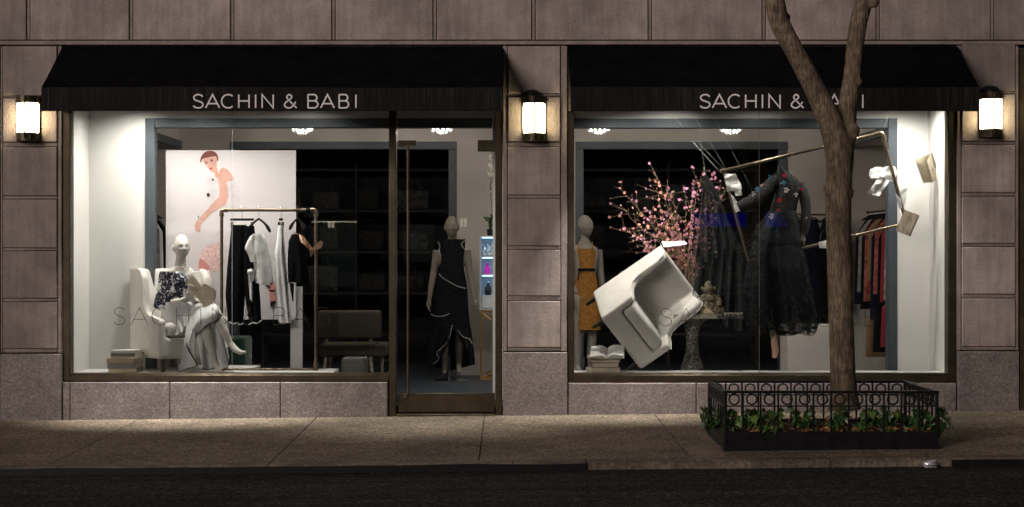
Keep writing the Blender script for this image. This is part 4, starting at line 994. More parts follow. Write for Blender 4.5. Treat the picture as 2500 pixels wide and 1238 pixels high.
pr_('printed_hair', [(268, 140), (272, 108), (288, 78), (322, 56), (366, 58), (394, 82), (402, 125), (393, 126), (386, 98), (360, 97), (330, 103), (300, 110), (284, 116), (276, 138)], 'hair')
for nm, pts, m in (('printed_lips', [(335, 186), (347, 180), (362, 181), (356, 190), (345, 194)], 'lip'), ('printed_eye', [(302, 146), (312, 140), (323, 142), (314, 149)], 'dark'), ('printed_eye', [(341, 131), (352, 124), (364, 126), (354, 133)], 'dark'), ('printed_brow', [(296, 138), (310, 130), (322, 133), (310, 134)], 'hair'), ('printed_brow', [(336, 121), (352, 113), (368, 117), (352, 118)], 'hair'), ('printed_nose', [(330, 140), (336, 160), (330, 168), (340, 170), (342, 158)], 'shade'),
    ('printed_bead', [(353, 262), (364, 262), (370, 272), (360, 276)], 'dark'), ('printed_bead', [(316, 374), (328, 366), (340, 376), (334, 390), (322, 392)], 'dark'), ('printed_bead', [(252, 536), (257, 534), (258, 548), (254, 550)], 'dark')): pr_(nm, pts, m)
for i, (x, y, s_) in enumerate(((402, 138, 8), (398, 154, 9), (407, 160, 8), (399, 174, 9), (407, 183, 9), (402, 198, 8), (405, 214, 5))): pr_('printed_pearl', [(x + s_ * cos(a * pi / 3), y + s_ * sin(a * pi / 3)) for a in range(6)], 'pearl')
pr_('printed_foot', [(772, 1040), (822, 1036), (820, 1120), (826, 1160), (806, 1210), (786, 1190), (780, 1110)], 'skin2')
for pts in ([(738, 1042), (756, 1036), (790, 1060), (786, 1074), (762, 1056)], [(774, 1080), (822, 1082), (822, 1094), (776, 1092)], [(784, 1168), (826, 1160), (826, 1178), (798, 1214), (784, 1196)]): pr_('printed_shoe', pts, 'dark', False)

# clothes rack of pipe
YR = .52
rk, rpart, ro = wthing('clothes_rack', 'upright brass pipe clothes rack with four garments', 'clothes rack', P(656, 905, YR))
def pipe(a, b, r=.0165): return MB().tube([P(*a), P(*b)], r, 14)
rpart('top_rail', pipe((546, 513, YR), (766, 513, YR)), 'pipe'); rpart('post', pipe((541, 519, YR), (541, 900, YR)), 'pipe'); rpart('post', pipe((771, 519, YR), (771, 900, YR)), 'pipe')
rpart('bottom_rail', pipe((541, 902, YR), (771, 902, YR), .014), 'pipe')
for cx, sx in ((541, 1), (771, -1)):
    rpart('elbow', MB().tube(spline([P(cx, 528, YR), P(cx, 518, YR), P(cx + sx * 4, 513.4, YR), P(cx + sx * 14, 513, YR)], 4), .0215, 14).tube([P(cx, 523, YR), P(cx, 528, YR)], .025, 14).tube([P(cx + sx * 10, 513, YR), P(cx + sx * 15, 513, YR)], .025, 14), 'pipe')
    rpart('foot', MB().tube([P(cx, 884, YR), P(cx, 909, YR)], .026, 14).tube([P(cx, 902, YR - .06), P(cx, 902, YR + .06)], .024, 14), 'pipe')
g, gp, _ = wthing('hanging_trousers', 'wide black trousers with white ruffled hems on a clip hanger', 'trousers', P(590, 533, YR), 'garments on the brass rack')
hanger(gp, 591, 533, 511, YR, 58, clip=True)
gp('trouser_leg', garment([(549, 565, 602), (600, 560, 603), (660, 554, 602), (720, 550, 598), (787, 556, 594)], YR, .055, 5, .16, seed=1), 'black')
gp('trouser_leg', garment([(552, 594, 621), (600, 592, 625), (690, 594, 632), (740, 600, 636), (787, 608, 638)], YR - .012, .055, 5, .16, seed=5), 'black')
gp('hem_ruffle', MB().tube(spline([P(560, 786, YR - .05), P(570, 792, YR - .07), P(578, 788, YR - .06), P(584, 793, YR - .06), P(594, 789, YR - .05)], 4), .005, 6).tube(spline([P(608, 793, YR - .06), P(618, 787, YR - .07), P(626, 790, YR - .07), P(639, 782, YR - .05)], 4), .005, 6), 'whitecloth')
g, gp, _ = wthing('hanging_blouse', 'white satin blouse with long sleeve tie on a black hanger', 'blouse', P(635, 533, YR), 'garments on the brass rack')
hanger(gp, 632, 533, 511, YR - .03, 56, 34)
gp('blouse_body', garment([(571, 616, 642), (585, 612, 652), (605, 606, 658), (640, 616, 663), (684, 622, 669), (694, 624, 666)], YR - .04, .06, 5, .22, seed=3, hem=3), 'whitecloth')
gp('blouse_shoulder', garment([(575, 612, 622), (592, 602, 622), (606, 597, 622), (622, 606, 624), (640, 612, 626)], YR - .07, .03, 3, .2, seed=7, n=24, m=12), 'whitecloth')
gp('tie_ribbon', sheet([(604, 658, YR - .10), (616, 656, YR - .10)], [(610, 730, YR - .11), (616, 738, YR - .10)], wave=.012, waves=1, n=8).loft([[P(608, 690, YR - .11), P(620, 686, YR - .10)], [P(613, 655, YR - .12), P(622, 658, YR - .1)]], False), 'whitecloth')
gp('tie_knot', MB().ball(P(611, 664, YR - .11), (.03, .025, .028), 10, 8), 'whitecloth')
g, gp, _ = wthing('hanging_skirt', 'long white skirt edged with black piping on a clip hanger', 'skirt', P(686, 533, YR), 'garments on the brass rack')
hanger(gp, 686, 533, 511, YR, 10, clip=True)
gp('skirt_body', garment([(550, 679, 692), (580, 676, 694), (630, 669, 697), (700, 672, 703), (788, 680, 711)], YR, .09, 5, .18, seed=9, hem=2), 'whitecloth')
gp('piping', pxtube([(690, 556, -.07), (690, 590, -.085), (694, 640, -.10), (698, 690, -.11), (702, 740, -.115), (706, 786, -.115)], YR, .0042), 'skirtpiping')
g, gp, _ = wthing('hanging_jacket', 'short black blouse with rose gold bow on a black hanger', 'blouse', P(728, 533, YR), 'garments on the brass rack')
hanger(gp, 726, 533, 511, YR - .02, 38, 28)
gp('blouse_body', garment([(572, 712, 738), (590, 704, 748), (640, 702, 752), (690, 703, 748)], YR - .03, .07, 5, .2, seed=12), 'black')
gp('sash', sheet([(706, 690, YR - .08), (718, 692, YR - .08)], [(714, 735, YR - .08), (716, 737, YR - .08)], n=6, wave=.006, waves=1), 'black')
gp('sash', garment([(660, 738, 752), (705, 744, 760), (716, 748, 756)], YR, .03, 3, .2, n=18, m=8), 'black')
gp('bow_strap', sheet([(715, 566, YR - .09), (742, 577, YR - .10)], [(722, 578, YR - .10), (759, 613, YR - .11)], n=10, wave=.01, waves=1), 'gold')
for pts in ([(757, 612), (768, 600), (782, 588), (789, 594), (784, 606), (770, 612)], [(757, 614), (764, 606), (772, 604), (768, 616), (758, 628)], [(742, 580), (752, 592), (762, 608), (757, 614), (746, 598)]):
    pp = [P(a, b, YR - .115 + .014 * ((i % 2) * 2 - 1)) for i, (a, b) in enumerate(pts)]; gp('bow_loop', MB().loft([pp, [p + Vector((.004, -.012, .004)) for p in pp]], True, True, True), 'gold', smooth=.2)
rb, rbp, _ = wthing('ribbon_bow', 'small black ribbon tied at the right end of the rack rail', 'ribbon', P(752, 513, YR))
rbp('knot', MB().ball(P(752, 514, YR - .02), (.024, .026, .03), 10, 8), 'black')
for a, b in ((742, 530), (758, 532), (764, 522)): rbp('tail', sheet([(750, 514, YR - .03), (756, 514, YR - .03)], [(a - 3, b, YR - .05), (a + 5, b, YR - .04)], n=4, m=6), 'black')
# ------------------------------------------------------------------ hanging armchair display
Bm = face_basis((.81, -.16, .57), (.07, -.93, -.36)); c0 = P(1466, 778, .24)
armchair('cream wing armchair tipped on its side, hung in mid air on wires', Matrix.Translation(c0 - Bm.to_3x3() @ Vector((-.36, -.35, .125))) @ Bm)

# pedestal table
def terrazzo():
    m, nt, b = _mat('sparkling_terrazzo'); b.inputs['Roughness'].default_value = .45
    v = nt.nodes.new('ShaderNodeTexVoronoi'); v.inputs['Scale'].default_value = 85; nt.links.new(_pos(nt), v.inputs['Vector'])
    bw = nt.nodes.new('ShaderNodeSeparateColor'); nt.links.new(v.outputs['Color'], bw.inputs[0])
    f = _range(nt, bw.outputs[0], .35, 1, 0, 1); nt.links.new(_mixc(nt, f, (.055, .05, .042), (.46, .44, .40)), b.inputs['Base Color']); return m
M['terrazzo'] = terrazzo(); YT = .98
t, pp_, o0 = wthing('pedestal_table', 'hourglass stone pedestal table carrying the statue and the branches', 'table', P(1690, 975, YT))
kk = (CAM_D + YT) / 4000; prof = [(37, 972), (34, 940), (30, 908), (23, 883), (17, 862), (15, 845), (15, 822), (18, 803), (24, 790), (36, 781), (46, 777)]
sm = spline([(a * kk, PZ(b, YT), 0) for a, b in prof], 3); pp_('pedestal', MB().lathe([(v.x, v.y) for v in sm], 36, c=(PX(1690, YT), YT, 0)), 'terrazzo')
pp_('table_top', MB().rbox(PX(1640, YT), PX(1828, YT), YT - .22, YT + .30, PZ(777, YT) + .001, PZ(765.5, YT), .008, 2), MAT('pale_marble', (.42, .38, .32), .35, noises=((6, .75, 1.15), (20, .85, 1.1))))
ZT = PZ(765.5, YT)
# statue
st_ = thing('statue', 'small pale stone statue of a seated round bellied figure on the pedestal table', 'statue', (PX(1727, YT), YT - .08, ZT))
sb = MB(); sb.ball((0, 0, .10), (.085, .07, .085), 16, 12); sb.ball((0, -.01, .075), (.075, .075, .06), 16, 10)
for s_ in (-1, 1):
    sb.tube([(s_ * .06, .0, .035), (s_ * .13, -.03, .035), (s_ * .10, -.085, .03), (s_ * .0, -.10, .028)], [.04, .04, .033, .024], 12); sb.tube([(s_ * .075, .01, .175), (s_ * .115, -.01, .125), (s_ * .105, -.06, .085), (s_ * .06, -.085, .075)], [.032, .028, .024, .02], 12)
    sb.ball((s_ * .066, .0, .26), (.010, .016, .028), 8, 6)
sb.tube([(0, .01, .14), (0, .01, .19), (0, .005, .215)], [.085, .075, .04], 16); sb.ball((0, -.002, .255), (.055, .058, .06), 16, 12); sb.ball((0, .0, .31), (.035, .036, .03), 12, 8); sb.ball((0, -.06, .25), (.012, .012, .014), 8, 6)
sb.tube([(0, 0, .0), (0, 0, .02)], [.15, .145], 24)
M['statuestone'] = MAT('pale_statue_stone', (.36, .29, .18), .6, noises=((18, .7, 1.2), (60, .8, 1.1)), bumps=((60, .004),), space='obj')
solid('figure', sb, 'statuestone', st_, .006, 2)
# vase and blossom branches
vs = thing('vase', 'clear ribbed glass cylinder vase holding the blossom branches', 'vase', (PX(1676, YT), YT, ZT))
rows = [[((r_ + .0025 * cos(14 * 2 * pi * j / 84)) * cos(2 * pi * j / 84), (r_ + .0025 * cos(14 * 2 * pi * j / 84)) * sin(2 * pi * j / 84), z) for j in range(84)] for z, r_ in ((.002, .07), (.25, .075))]
obj('glass_body', MB().loft(rows, True, True, False), 'vaseglass', vs); obj('rim', MB().tube([(.075 * cos(2 * pi * i / 24), .075 * sin(2 * pi * i / 24), .25) for i in range(25)], .004, 6), 'vaseglass', vs)
M['twig'] = MAT('twig_bark', (.26, .18, .12), .8, noises=((40, .6, 1.3),))
M['petal'] = MAT('coral_petal', (.80, .38, .30), .6, vary=.25); M['petal2'] = MAT('pink_petal', (.72, .32, .50), .6, vary=.2); M['bud'] = MAT('green_bud', (.22, .30, .06), .6, vary=.3)
def blossom(mat, s_):
    mb = MB()
    for i in range(5):
        a = 2 * pi * i / 5; ca, sa = cos(a), sin(a); p = lambda r_, w, z: (s_ * (r_ * ca - w * sa), s_ * (r_ * sa + w * ca), s_ * z)
        mb.add([p(.05, 0, 0), p(.55, .42, .30), p(1.0, .22, .45), p(1.0, -.22, .45), p(.55, -.42, .30)], [(0, 1, 2, 3, 4)])
    mb.ball((0, 0, .12 * s_), (.22 * s_,) * 3, 6, 4); me = mb.mesh('blossom'); me.materials.append(M[mat]); return me
BL = [blossom('petal', .0175), blossom('petal2', .0175), MB().ball((0, 0, 0), (.008, .008, .012), 6, 4).mesh('bud')]; BL[2].materials.append(M['bud'])
stems = [(1585, 396, 6), (1514, 460, 5), (1516, 503, 8), (1520, 556, 9), (1556, 560, 12), (1575, 500, 14), (1604, 462, 12), (1628, 440, 10), (1643, 470, 14), (1668, 452, 14), (1692, 446, 14), (1718, 412, 8), (1742, 420, 9), (1768, 470, 12), (1790, 440, 3), (1590, 596, 11), (1622, 540, 16), (1655, 520, 16), (1690, 510, 16), (1712, 540, 14), (1640, 575, 14), (1735, 470, 12), (1600, 530, 14), (1705, 590, 8)]
lab = ['tallest', 'upper outermost', 'long grey', 'lower outermost', 'dense low', 'dense left', 'bud tipped', 'upright left', 'full', 'upright middle', 'leafy topped', 'highest right', 'right upper', 'right outer coral', 'bare thin', 'drooping low', 'crowded central', 'crowded middle', 'crowded right', 'short right', 'short inner', 'inner coral', 'inner left', 'lowest right']
rb_ = random.Random(21); b0 = Vector((PX(1676, YT), YT, ZT + .05))
for i, (a, b, nb_) in enumerate(stems):
    Yt = .98 + rb_.uniform(-.12, .28); e = P(a, b, Yt); bx = b0 + Vector((rb_.uniform(-.035, .035), rb_.uniform(-.035, .035), rb_.uniform(0, .05)))
    t = thing('blossom_branch', '%s coral blossom branch of the vase arrangement%s' % (lab[i], ' reaching left' if a < 1560 else ''), 'branch', bx, group='blossom branches in the glass vase')
    mid = lerp(bx, e, .5) + Vector((-.10 * (e.x - bx.x), rb_.uniform(-.04, .05), .05 + .12 * abs(e.x - bx.x)))
    pth = spline([bx, lerp(bx, mid, .5) + Vector((0, 0, .03)), mid, lerp(mid, e, .55) + Vector((rb_.uniform(-.03, .03), 0, rb_.uniform(-.03, .03))), e], 6); n_ = len(pth)
    pth = [p + Vector((rb_.uniform(-.006, .006), 0, rb_.uniform(-.006, .006))) if 1 < q < n_ - 1 else p for q, p in enumerate(pth)]
    mb = MB().tube([p - bx for p in pth], [lerp(.0052, .0018, q / (n_ - 1)) for q in range(n_)], 6); spots_ = []
    for q in range(13):
        j0 = rb_.randrange(int(n_ * .38), n_ - 1); s0 = pth[j0]; d = Vector((rb_.uniform(-1, 1) + .5 * (1 if e.x > bx.x else -1), rb_.uniform(-.4, .4), rb_.uniform(-.3, .8))).normalized(); ln = rb_.uniform(.06, .24)
        tw = [s0, s0 + d * ln * .5 + Vector((0, 0, rb_.uniform(-.01, .02))), s0 + d * ln]; mb.tube([p - bx for p in tw], [.0022, .0016, .001], 5); spots_ += [tw[1], tw[2]]
    obj('twig', mb, 'twig', t); spots_ += pth[int(n_ * .42):]
    for q in range(int(nb_ * 3.2)):
        p = rb_.choice(spots_); kb = 2 if rb_.random() < .16 else (0 if rb_.random() < (.65 if a < 1640 else .3) else 1)  # more pink petals on the right: tint of the blue reflection painted in
        o = obj('bud' if kb == 2 else 'blossom', BL[kb], 'petal', t); o.location = p - bx + Vector((rb_.uniform(-.012, .012), rb_.uniform(-.025, .005), rb_.uniform(-.012, .012))); o.rotation_euler = (rb_.uniform(.4, 2.2), rb_.uniform(-.8, .8), rb_.uniform(-3, 3)); s_ = rb_.uniform(.6, 1.15); o.scale = (s_, s_, s_)

# tilted pipe rack hung on wires
YK = .40
tk, tpart, to = wthing('clothes_rack', 'brass pipe clothes rack tipped over and hung in mid air', 'clothes rack', P(2000, 480, YK))
TL, TRc, BRc, BLc = (1766, 417, YK), (2153, 324, YK), (2213, 545, YK), (1828, 638, YK)
tpart('top_rail', pipe(TL, TRc, .0175), 'pipe'); tpart('post', pipe(TRc, BRc, .0175), 'pipe'); tpart('bottom_rail', pipe(BRc, BLc, .015), 'pipe'); tpart('post', pipe(BLc, TL, .0165), 'pipe')
tpart('elbow', MB().tube(spline([P(2134, 328.5, YK), P(2148, 325, YK), P(2155, 328, YK), P(2159, 343, YK)], 4), .0225, 14).tube([P(2139, 327.5, YK), P(2143, 326.5, YK)], .027, 14).tube([P(2157.5, 337, YK), P(2158.5, 342, YK)], .027, 14), 'pipe')
tpart('end_cap', MB().tube([P(1759, 418.7, YK), P(1772, 415.5, YK)], .023, 14).tube([P(1778, 414, YK), P(1781, 413.5, YK)], .022, 14), 'pipe')
tpart('tee_joint', MB().tube([P(2076, 577.5, YK), P(2084, 575.6, YK)], .021, 14).tube([P(2077, 574, YK), P(2081, 590, YK)], .014, 10), 'pipe')
tpart('hook', MB().tube(spline([P(2003, 590, YK), P(2004, 572, YK), P(2010, 565, YK), P(2017, 570, YK), P(2019, 588, YK)], 4), .003, 6), 'chrome')
# wires
zc_ = lambda px, Y: (px, 262, Y)
for lb, a, b in (('wire from the ceiling to the free end of the hanging rack', (1640, 280, .55), (1766, 412, YK)), ('second wire slanting to the free end of the hanging rack', (1690, 275, .5), (1772, 412, YK)), ('wire slanting across behind the lace gown', (1738, 275, .5), (1840, 470, YK + .05)), ('short wire at the elbow of the hanging rack', (2172, 270, YK), (2156, 322, YK)), ('upright wire to the neck of the lace gown', (1901, 262, YK), (1903, 404, YK)), ('wire holding the peak of the tulle veil', (1709, 330, .55), (1722, 428, .5)), ('wire crossing to the peak of the tulle veil', (1690, 345, .62), (1758, 420, .45)), ('wire running from the tipped armchair leg to the window jamb', (1400, 834, .2), (1442, 803, .32)), ('wire from the upper leg of the tipped armchair', (1404, 732, .3), (1428, 721, .62)), ('wire hanging the leather book on the side wall', (2262, 262, .45), (2256, 376, .45))):
    w, wp, _ = wthing('hanging_wire', lb, 'wire', P(*b), 'wires of the hanging display'); wp('strand', MB().tube([P(*a), P(*b)], .0008, 5), 'wire')
# paper and books
crumple('white paper crumpled over the top edge of the tipped armchair', [(1616, 590, .34), (1672, 588, .36), (1680, 596, .30), (1622, 604, .26)], 1, .014)
crumple('crumpled white paper below the free end of the hanging rack', [(1768, 424, .36), (1796, 423, .37), (1812, 462, .36), (1776, 468, .35)], 2, .016)
crumple('small white paper under the crumpled sheet beside the lace sleeve', [(1792, 458, .37), (1808, 454, .37), (1812, 476, .36), (1796, 478, .36)], 3, .010)
crumple('yellowed paper wedge low on the hanging rack post', [(1784, 474, .38), (1790, 478, .38), (1812, 512, .37), (1796, 520, .37)], 4, .006)
crumple('large crumpled tissue behind the sloping rack post', [(2124, 412, .40), (2186, 406, .42), (2184, 444, .41), (2128, 436, .40)], 5, .024)
crumple('long crumpled tissue hanging below the larger tissue', [(2146, 428, .36), (2171, 442, .36), (2146, 478, .35), (2114, 470, .35)], 6, .018)
crumple('torn white page tucked behind the rack post by the side wall', [(2192, 458, .43), (2214, 460, .43), (2210, 500, .42), (2196, 510, .40)], 7, .008)
crumple('white page folded around the sloping rack post', [(2186, 472, .37), (2200, 486, .36), (2202, 508, .36), (2196, 512, .37)], 8, .006)
crumple('small white paper wrapped on the low rail by the trunk', [(1998, 592, .375), (2018, 586, .375), (2018, 606, .37), (2002, 606, .37)], 9, .006)
Lb, lbp, _ = wthing('book', 'hanging open book with cream pages fanned out near the side wall', 'book', P(2262, 412, .45))
zx = lambda x, y, Y: P(2060 + x / 3.643, 280 + y / 3.643, Y)
s0, s1 = zx(772, 346, .52), zx(836, 566, .52)
for i in range(13):
    u = i / 12; o0_, o1_ = lerp(zx(728, 412, .36), zx(632, 404, .40), u), lerp(zx(781, 606, .36), zx(708, 611, .40), u); bow = Vector((-.012 * sin(pi * u), -.004, .010 * sin(pi * u)))
    lbp('page', MB().loft([[s0, lerp(s0, o0_, .5) + bow, o0_], [s1, lerp(s1, o1_, .5) + bow, o1_]], False), 'pages')
lbp('cover', MB().add([s0 + Vector((.004, .004, .004)), s1 + Vector((.006, .004, 0)), zx(792, 604, .35), zx(738, 408, .35)] + [q + Vector((.004, .003, 0)) for q in (s0 + Vector((.004, .004, .004)), s1 + Vector((.006, .004, 0)), zx(792, 604, .35), zx(738, 408, .35))], [(0, 1, 2, 3), (7, 6, 5, 4), (0, 4, 5, 1), (1, 5, 6, 2), (2, 6, 7, 3), (3, 7, 4, 0)]), 'cream_cover')
lbp('cover', MB().add([s0 + Vector((.006, .0, .006)), s1 + Vector((.010, 0, 0)), zx(846, 560, .50), zx(782, 342, .50)] + [q + Vector((.006, .004, 0)) for q in (s0 + Vector((.006, 0, .006)), s1 + Vector((.010, 0, 0)), zx(846, 560, .50), zx(782, 342, .50))], [(0, 1, 2, 3), (7, 6, 5, 4), (0, 4, 5, 1), (1, 5, 6, 2), (2, 6, 7, 3), (3, 7, 4, 0)]), 'wood')
em = MB()
for k_ in range(7):
    a_ = k_ * .9; em.tube([zx(780, 500, .412), zx(780 + 22 * cos(a_), 500 + 34 * sin(a_), .410)], .0028, 5)
lbp('emblem', em, 'ink')
book('hanging closed book with grey cover at the low end of the rack', Matrix.Translation(P(2217, 546, .36)) @ Matrix.Rotation(radians(24), 4, 'Y') @ Matrix.Rotation(radians(90), 4, 'X') @ Matrix.Rotation(radians(-30), 4, 'Y'), .15, .225, .045, MAT('brown_board', (.30, .24, .18), .35, noises=((30, .6, 1.3, (1, 1, .2)),)))
# books at the window corner
zc = PT
for i, (cv, w, th, ps) in enumerate((('cream_cover', .30, .045, 'lowest cream'), ('grey_cover', .27, .05, 'dark grey'), ('tan_cover', .29, .03, 'brown'))):
    book('%s book under the open books beneath the tipped armchair' % ps, TR((PX(1473 + 3 * i, .32), .34, zc), .25 - .2 * i), w, .2, th, cv, group='books beneath the tipped armchair'); zc += th + .0005
book('open brown edged book lying beneath the topmost open book', TR((PX(1478, .32), .33, zc), .15), .165, .22, .05, 'tan_cover', True, group='books beneath the tipped armchair')
book('open white book on top of the pile beneath the tipped armchair', TR((PX(1483, .32), .32, zc + .052), -.12, rx=radians(24)), .165, .22, .05, 'white_cover', True, group='books beneath the tipped armchair')

# lace gown
YG = .46
gw, gwp, go = wthing('lace_gown', 'floating black lace gown with embroidered bodice and long sleeves', 'gown', P(1915, 800, YG))
gwp('bodice', garment([(404, 1901, 1907), (412, 1898, 1916), (424, 1895, 1930), (438, 1892, 1948), (448, 1892, 1956), (462, 1895, 1956), (480, 1891, 1951), (497, 1884, 1947), (520, 1879, 1943), (535, 1875, 1946)], YG, .10, 6, .05, seed=2), 'bodice')
kq = (CAM_D + YG) / 4000
def sleeve(pts, rad): gwp('sleeve', MB().tube(spline([P(*p) for p in pts], 5), [v.x * kq * (1 + .10 * noise.noise((i * .9, 3, 1))) for i, v in enumerate(spline([(r_, 0, 0) for r_ in rad], 5))], 14, flat=.8), 'bodice')
sleeve([(1905, 432, YG), (1880, 455, YG - .03), (1850, 482, YG - .06), (1822, 498, YG - .08), (1803, 508, YG - .09)], [16, 18, 17, 16, 13])
sleeve([(1950, 448, YG), (1963, 478, YG - .02), (1968, 512, YG - .04), (1966, 545, YG - .05), (1962, 572, YG - .06)], [11, 13, 12, 12, 10])
hd = MB(); hand(hd, P(1961, 570, YG - .06) - go, (-.05, -.1, -1), (1, 0, 0), .9, .4); solid('mannequin_hand', hd, 'mannequin_dim', gw, .005, 1)
gwp('peplum', garment([(515, 1877, 1944), (540, 1858, 1952), (560, 1842, 1960), (580, 1832, 1958)], YG, .15, 7, .12, seed=3, hem=5), 'tulle')
gwp('skirt', garment([(520, 1880, 1942), (560, 1850, 1954), (620, 1826, 1966), (700, 1812, 1982), (760, 1812, 1994), (800, 1822, 2000), (812, 1836, 1990)], YG, .21, 8, .16, seed=6, hem=9, m=34, n=72), 'lace', smooth=3)
gwp('underskirt', garment([(520, 1884, 1940), (600, 1860, 1950), (700, 1850, 1958), (780, 1850, 1955)], YG, .15, 6, .15, seed=9), 'tulle', smooth=3)
gwp('train', sheet([(1722, 426, .52), (1724, 425, .52), (1727, 428, .52), (1731, 436, .52), (1740, 455, .51), (1766, 500, .50), (1786, 560, .48), (1806, 600, .46), (1834, 590, .44), (1856, 548, .42), (1880, 524, .42)], [(1690, 722, .58), (1712, 735, .56), (1740, 762, .53), (1770, 798, .53), (1800, 806, .50), (1820, 812, .46), (1836, 806, .44), (1850, 800, .40), (1862, 790, .38), (1875, 780, .36), (1885, 770, .36)], wave=.035, waves=7, n=80, m=30, seed=1), 'tulle', smooth=3)
gwp('veil', sheet([(1716, 432, .50), (1722, 424, .50), (1730, 432, .50)], [(1688, 610, .56), (1700, 640, .52), (1740, 640, .50), (1778, 600, .48), (1800, 585, .46)], wave=.03, waves=5, n=50, m=24, seed=4), 'tulle', smooth=3)
sw = MB()
for dq in range(4): sw.tube(spline([P(1732 + dq, 440, .47), P(1760 + 2 * dq, 500 + 4 * dq, .45), P(1785, 570 + 7 * dq, .42), P(1808, 596 + 9 * dq, .40), P(1838, 580 + 12 * dq, .39), P(1862, 540 + 8 * dq, .40)], 5), .006, 6, flat=.4)
gwp('swag_folds', sw, 'tulle')
FL_ = {'red': (.62, .02, .035), 'blue': (.08, .38, .65), 'white': (.78, .76, .70)}
EM = {k_: MAT('embroidery_' + k_, c, .6) for k_, c in FL_.items()}; re_ = random.Random(4)
for px, py, c, n_, s_ in ((1915, 428, 'red', 8, .016), (1903, 489, 'red', 6, .02), (1956, 462, 'red', 6, .015), (1900, 514, 'red', 4, .016), (1893, 551, 'red', 4, .012), (1914, 446, 'blue', 4, .02), (1878, 432, 'blue', 3, .018), (1848, 462, 'blue', 4, .02), (1895, 562, 'blue', 5, .018), (1950, 458, 'blue', 2, .012), (1919, 464, 'white', 5, .024), (1943, 476, 'white', 4, .02), (1883, 528, 'white', 6, .024), (1897, 576, 'white', 5, .02), (1838, 473, 'white', 3, .02), (1908, 447, 'white', 2, .012), (1969, 532, 'white', 3, .012), (1866, 452, 'red', 2, .012), (1905, 583, 'blue', 3, .016), (1858, 452, 'white', 3, .012)):
    yy = YG - (.122 if 1890 < px < 1950 and py < 520 else .15); 
    if py > 520: yy = YG - .17
    if px < 1885 and py < 500: yy = YG - .14
    for q in range(n_):
        a = 2 * pi * q / n_ + re_.uniform(-.4, .4); c_ = P(px, py, yy) - go + Vector((cos(a) * s_ * .75, 0, sin(a) * s_ * .75)); d = Vector((cos(a + .4), 0, sin(a + .4))) * s_ * re_.uniform(.55, .95); e = Vector((-sin(a), 0, cos(a))) * s_ * .45
        obj('embroidered_petal', MB().add([c_ - d, c_ + e + Vector((0, -.004, 0)), c_ + d, c_ - e + Vector((0, -.004, 0))], [(0, 1, 2, 3)]), EM[c], gw)
# dancer's leg and slipper under the gown
gwp('mannequin_leg', MB().tube(spline([P(1872, 640, YG), P(1872, 700, YG), P(1875, 745, YG), P(1884, 800, YG), P(1888, 828, YG)], 4), [.055 - .031 * i / 16 for i in range(17)], 14), 'mannequin_dim')
sl, slp, so0 = wthing('ballet_slipper', 'pink satin ballet slipper pointing straight down below the gown hem', 'slipper', P(1891, 872, YG))
slp('shoe', MB().tube(spline([P(1889, 812, YG), P(1890, 826, YG - .005), P(1891, 842, YG - .015), P(1893, 856, YG - .012), P(1891, 868, YG - .005), P(1890, 873, YG)], 4), [.022 + .012 * sin(min(1, i / 10) * pi / 2) - (.012 * max(0, (i - 12) / 8)) for i in range(21)], 14, flat=.9), MAT('pink_satin', (.62, .38, .28), .35))
slp('ribbon', MB().tube(spline([P(1884, 822, YG - .03), P(1890, 826, YG - .038), P(1896, 820, YG - .03)], 4), .004, 6).tube(spline([P(1884, 834, YG - .034), P(1891, 829, YG - .042), P(1897, 834, YG - .03)], 4), .004, 6), MAT('pale_ribbon', (.7, .55, .45), .4))
# ------------------------------------------------------------------ things further inside the shop
def standing(part_root, o0, px, foot, Y, H, yaw, armpose, head_yaw, mat):
    mb = MB(); base = Vector((PX(px, Y), Y, foot)) - o0; s = H / 1.80; Rz = Matrix.Rotation(yaw, 3, 'Z')
    q = lambda x, y, z: base + Rz @ (Vector((x, y, z)) * s)
    torso(mb, [(q(0, 0, .84), .12 * s, .09 * s), (q(0, 0, .94), .165 * s, .11 * s), (q(0, 0, 1.08), .115 * s, .085 * s), (q(0, -.005, 1.22), .135 * s, .10 * s), (q(0, 0, 1.35), .155 * s, .095 * s), (q(0, .01, 1.43), .15 * s, .07 * s), (q(0, .01, 1.475), .075 * s, .055 * s), (q(0, 0, 1.53), .045 * s, .048 * s), (q(0, -.005, 1.60), .046 * s, .048 * s)])
    head(mb, q(0, -.015, 1.675), yaw + head_yaw, 0, 1.02 * s)
    for s_ in (-1, 1):
        mb.tube([q(s_ * .085, 0, .90), q(s_ * .09, -.01, .50), q(s_ * .085, .02, .30), q(s_ * .08, .03, .10)], [.085 * s, .052 * s, .05 * s, .03 * s], 14)
        mb.tube([q(s_ * .08, .03, .11), q(s_ * .08, -.02, .06), q(s_ * .085, -.10, .018)], [.03 * s, .032 * s, .022 * s], 12)
        a = armpose[0 if s_ < 0 else 1]; pts = [q(s_ * .165, .01, 1.41)] + [q(*p) for p in a]
        mb.tube(pts, [.05 * s, .042 * s, .034 * s, .024 * s], 12)
        d = pts[-1] - pts[-2]; hand(mb, pts[-1], d, Rz @ Vector((-s_, -.3, 0)), s, .5, s_)
    solid('body', mb, mat, part_root, .008, 3)
YM = 3.3; z_f = PZ(915, YM)
mt, mp, mo2 = wthing('mannequin', 'standing mannequin in a long black dress behind the glass door', 'mannequin', Vector((PX(1101, YM), YM, FL)))
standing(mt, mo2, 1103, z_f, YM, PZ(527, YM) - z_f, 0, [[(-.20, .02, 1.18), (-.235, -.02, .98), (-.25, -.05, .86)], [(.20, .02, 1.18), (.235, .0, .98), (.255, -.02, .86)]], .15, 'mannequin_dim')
mp('base_plate', MB().lathe([(.2, 0), (.2, .012)], 28, c=(PX(1101, YM), YM, FL)).tube([(PX(1096, YM), YM + .05, FL), (PX(1096, YM), YM + .05, FL + .3)], .01, 8), 'chrome')
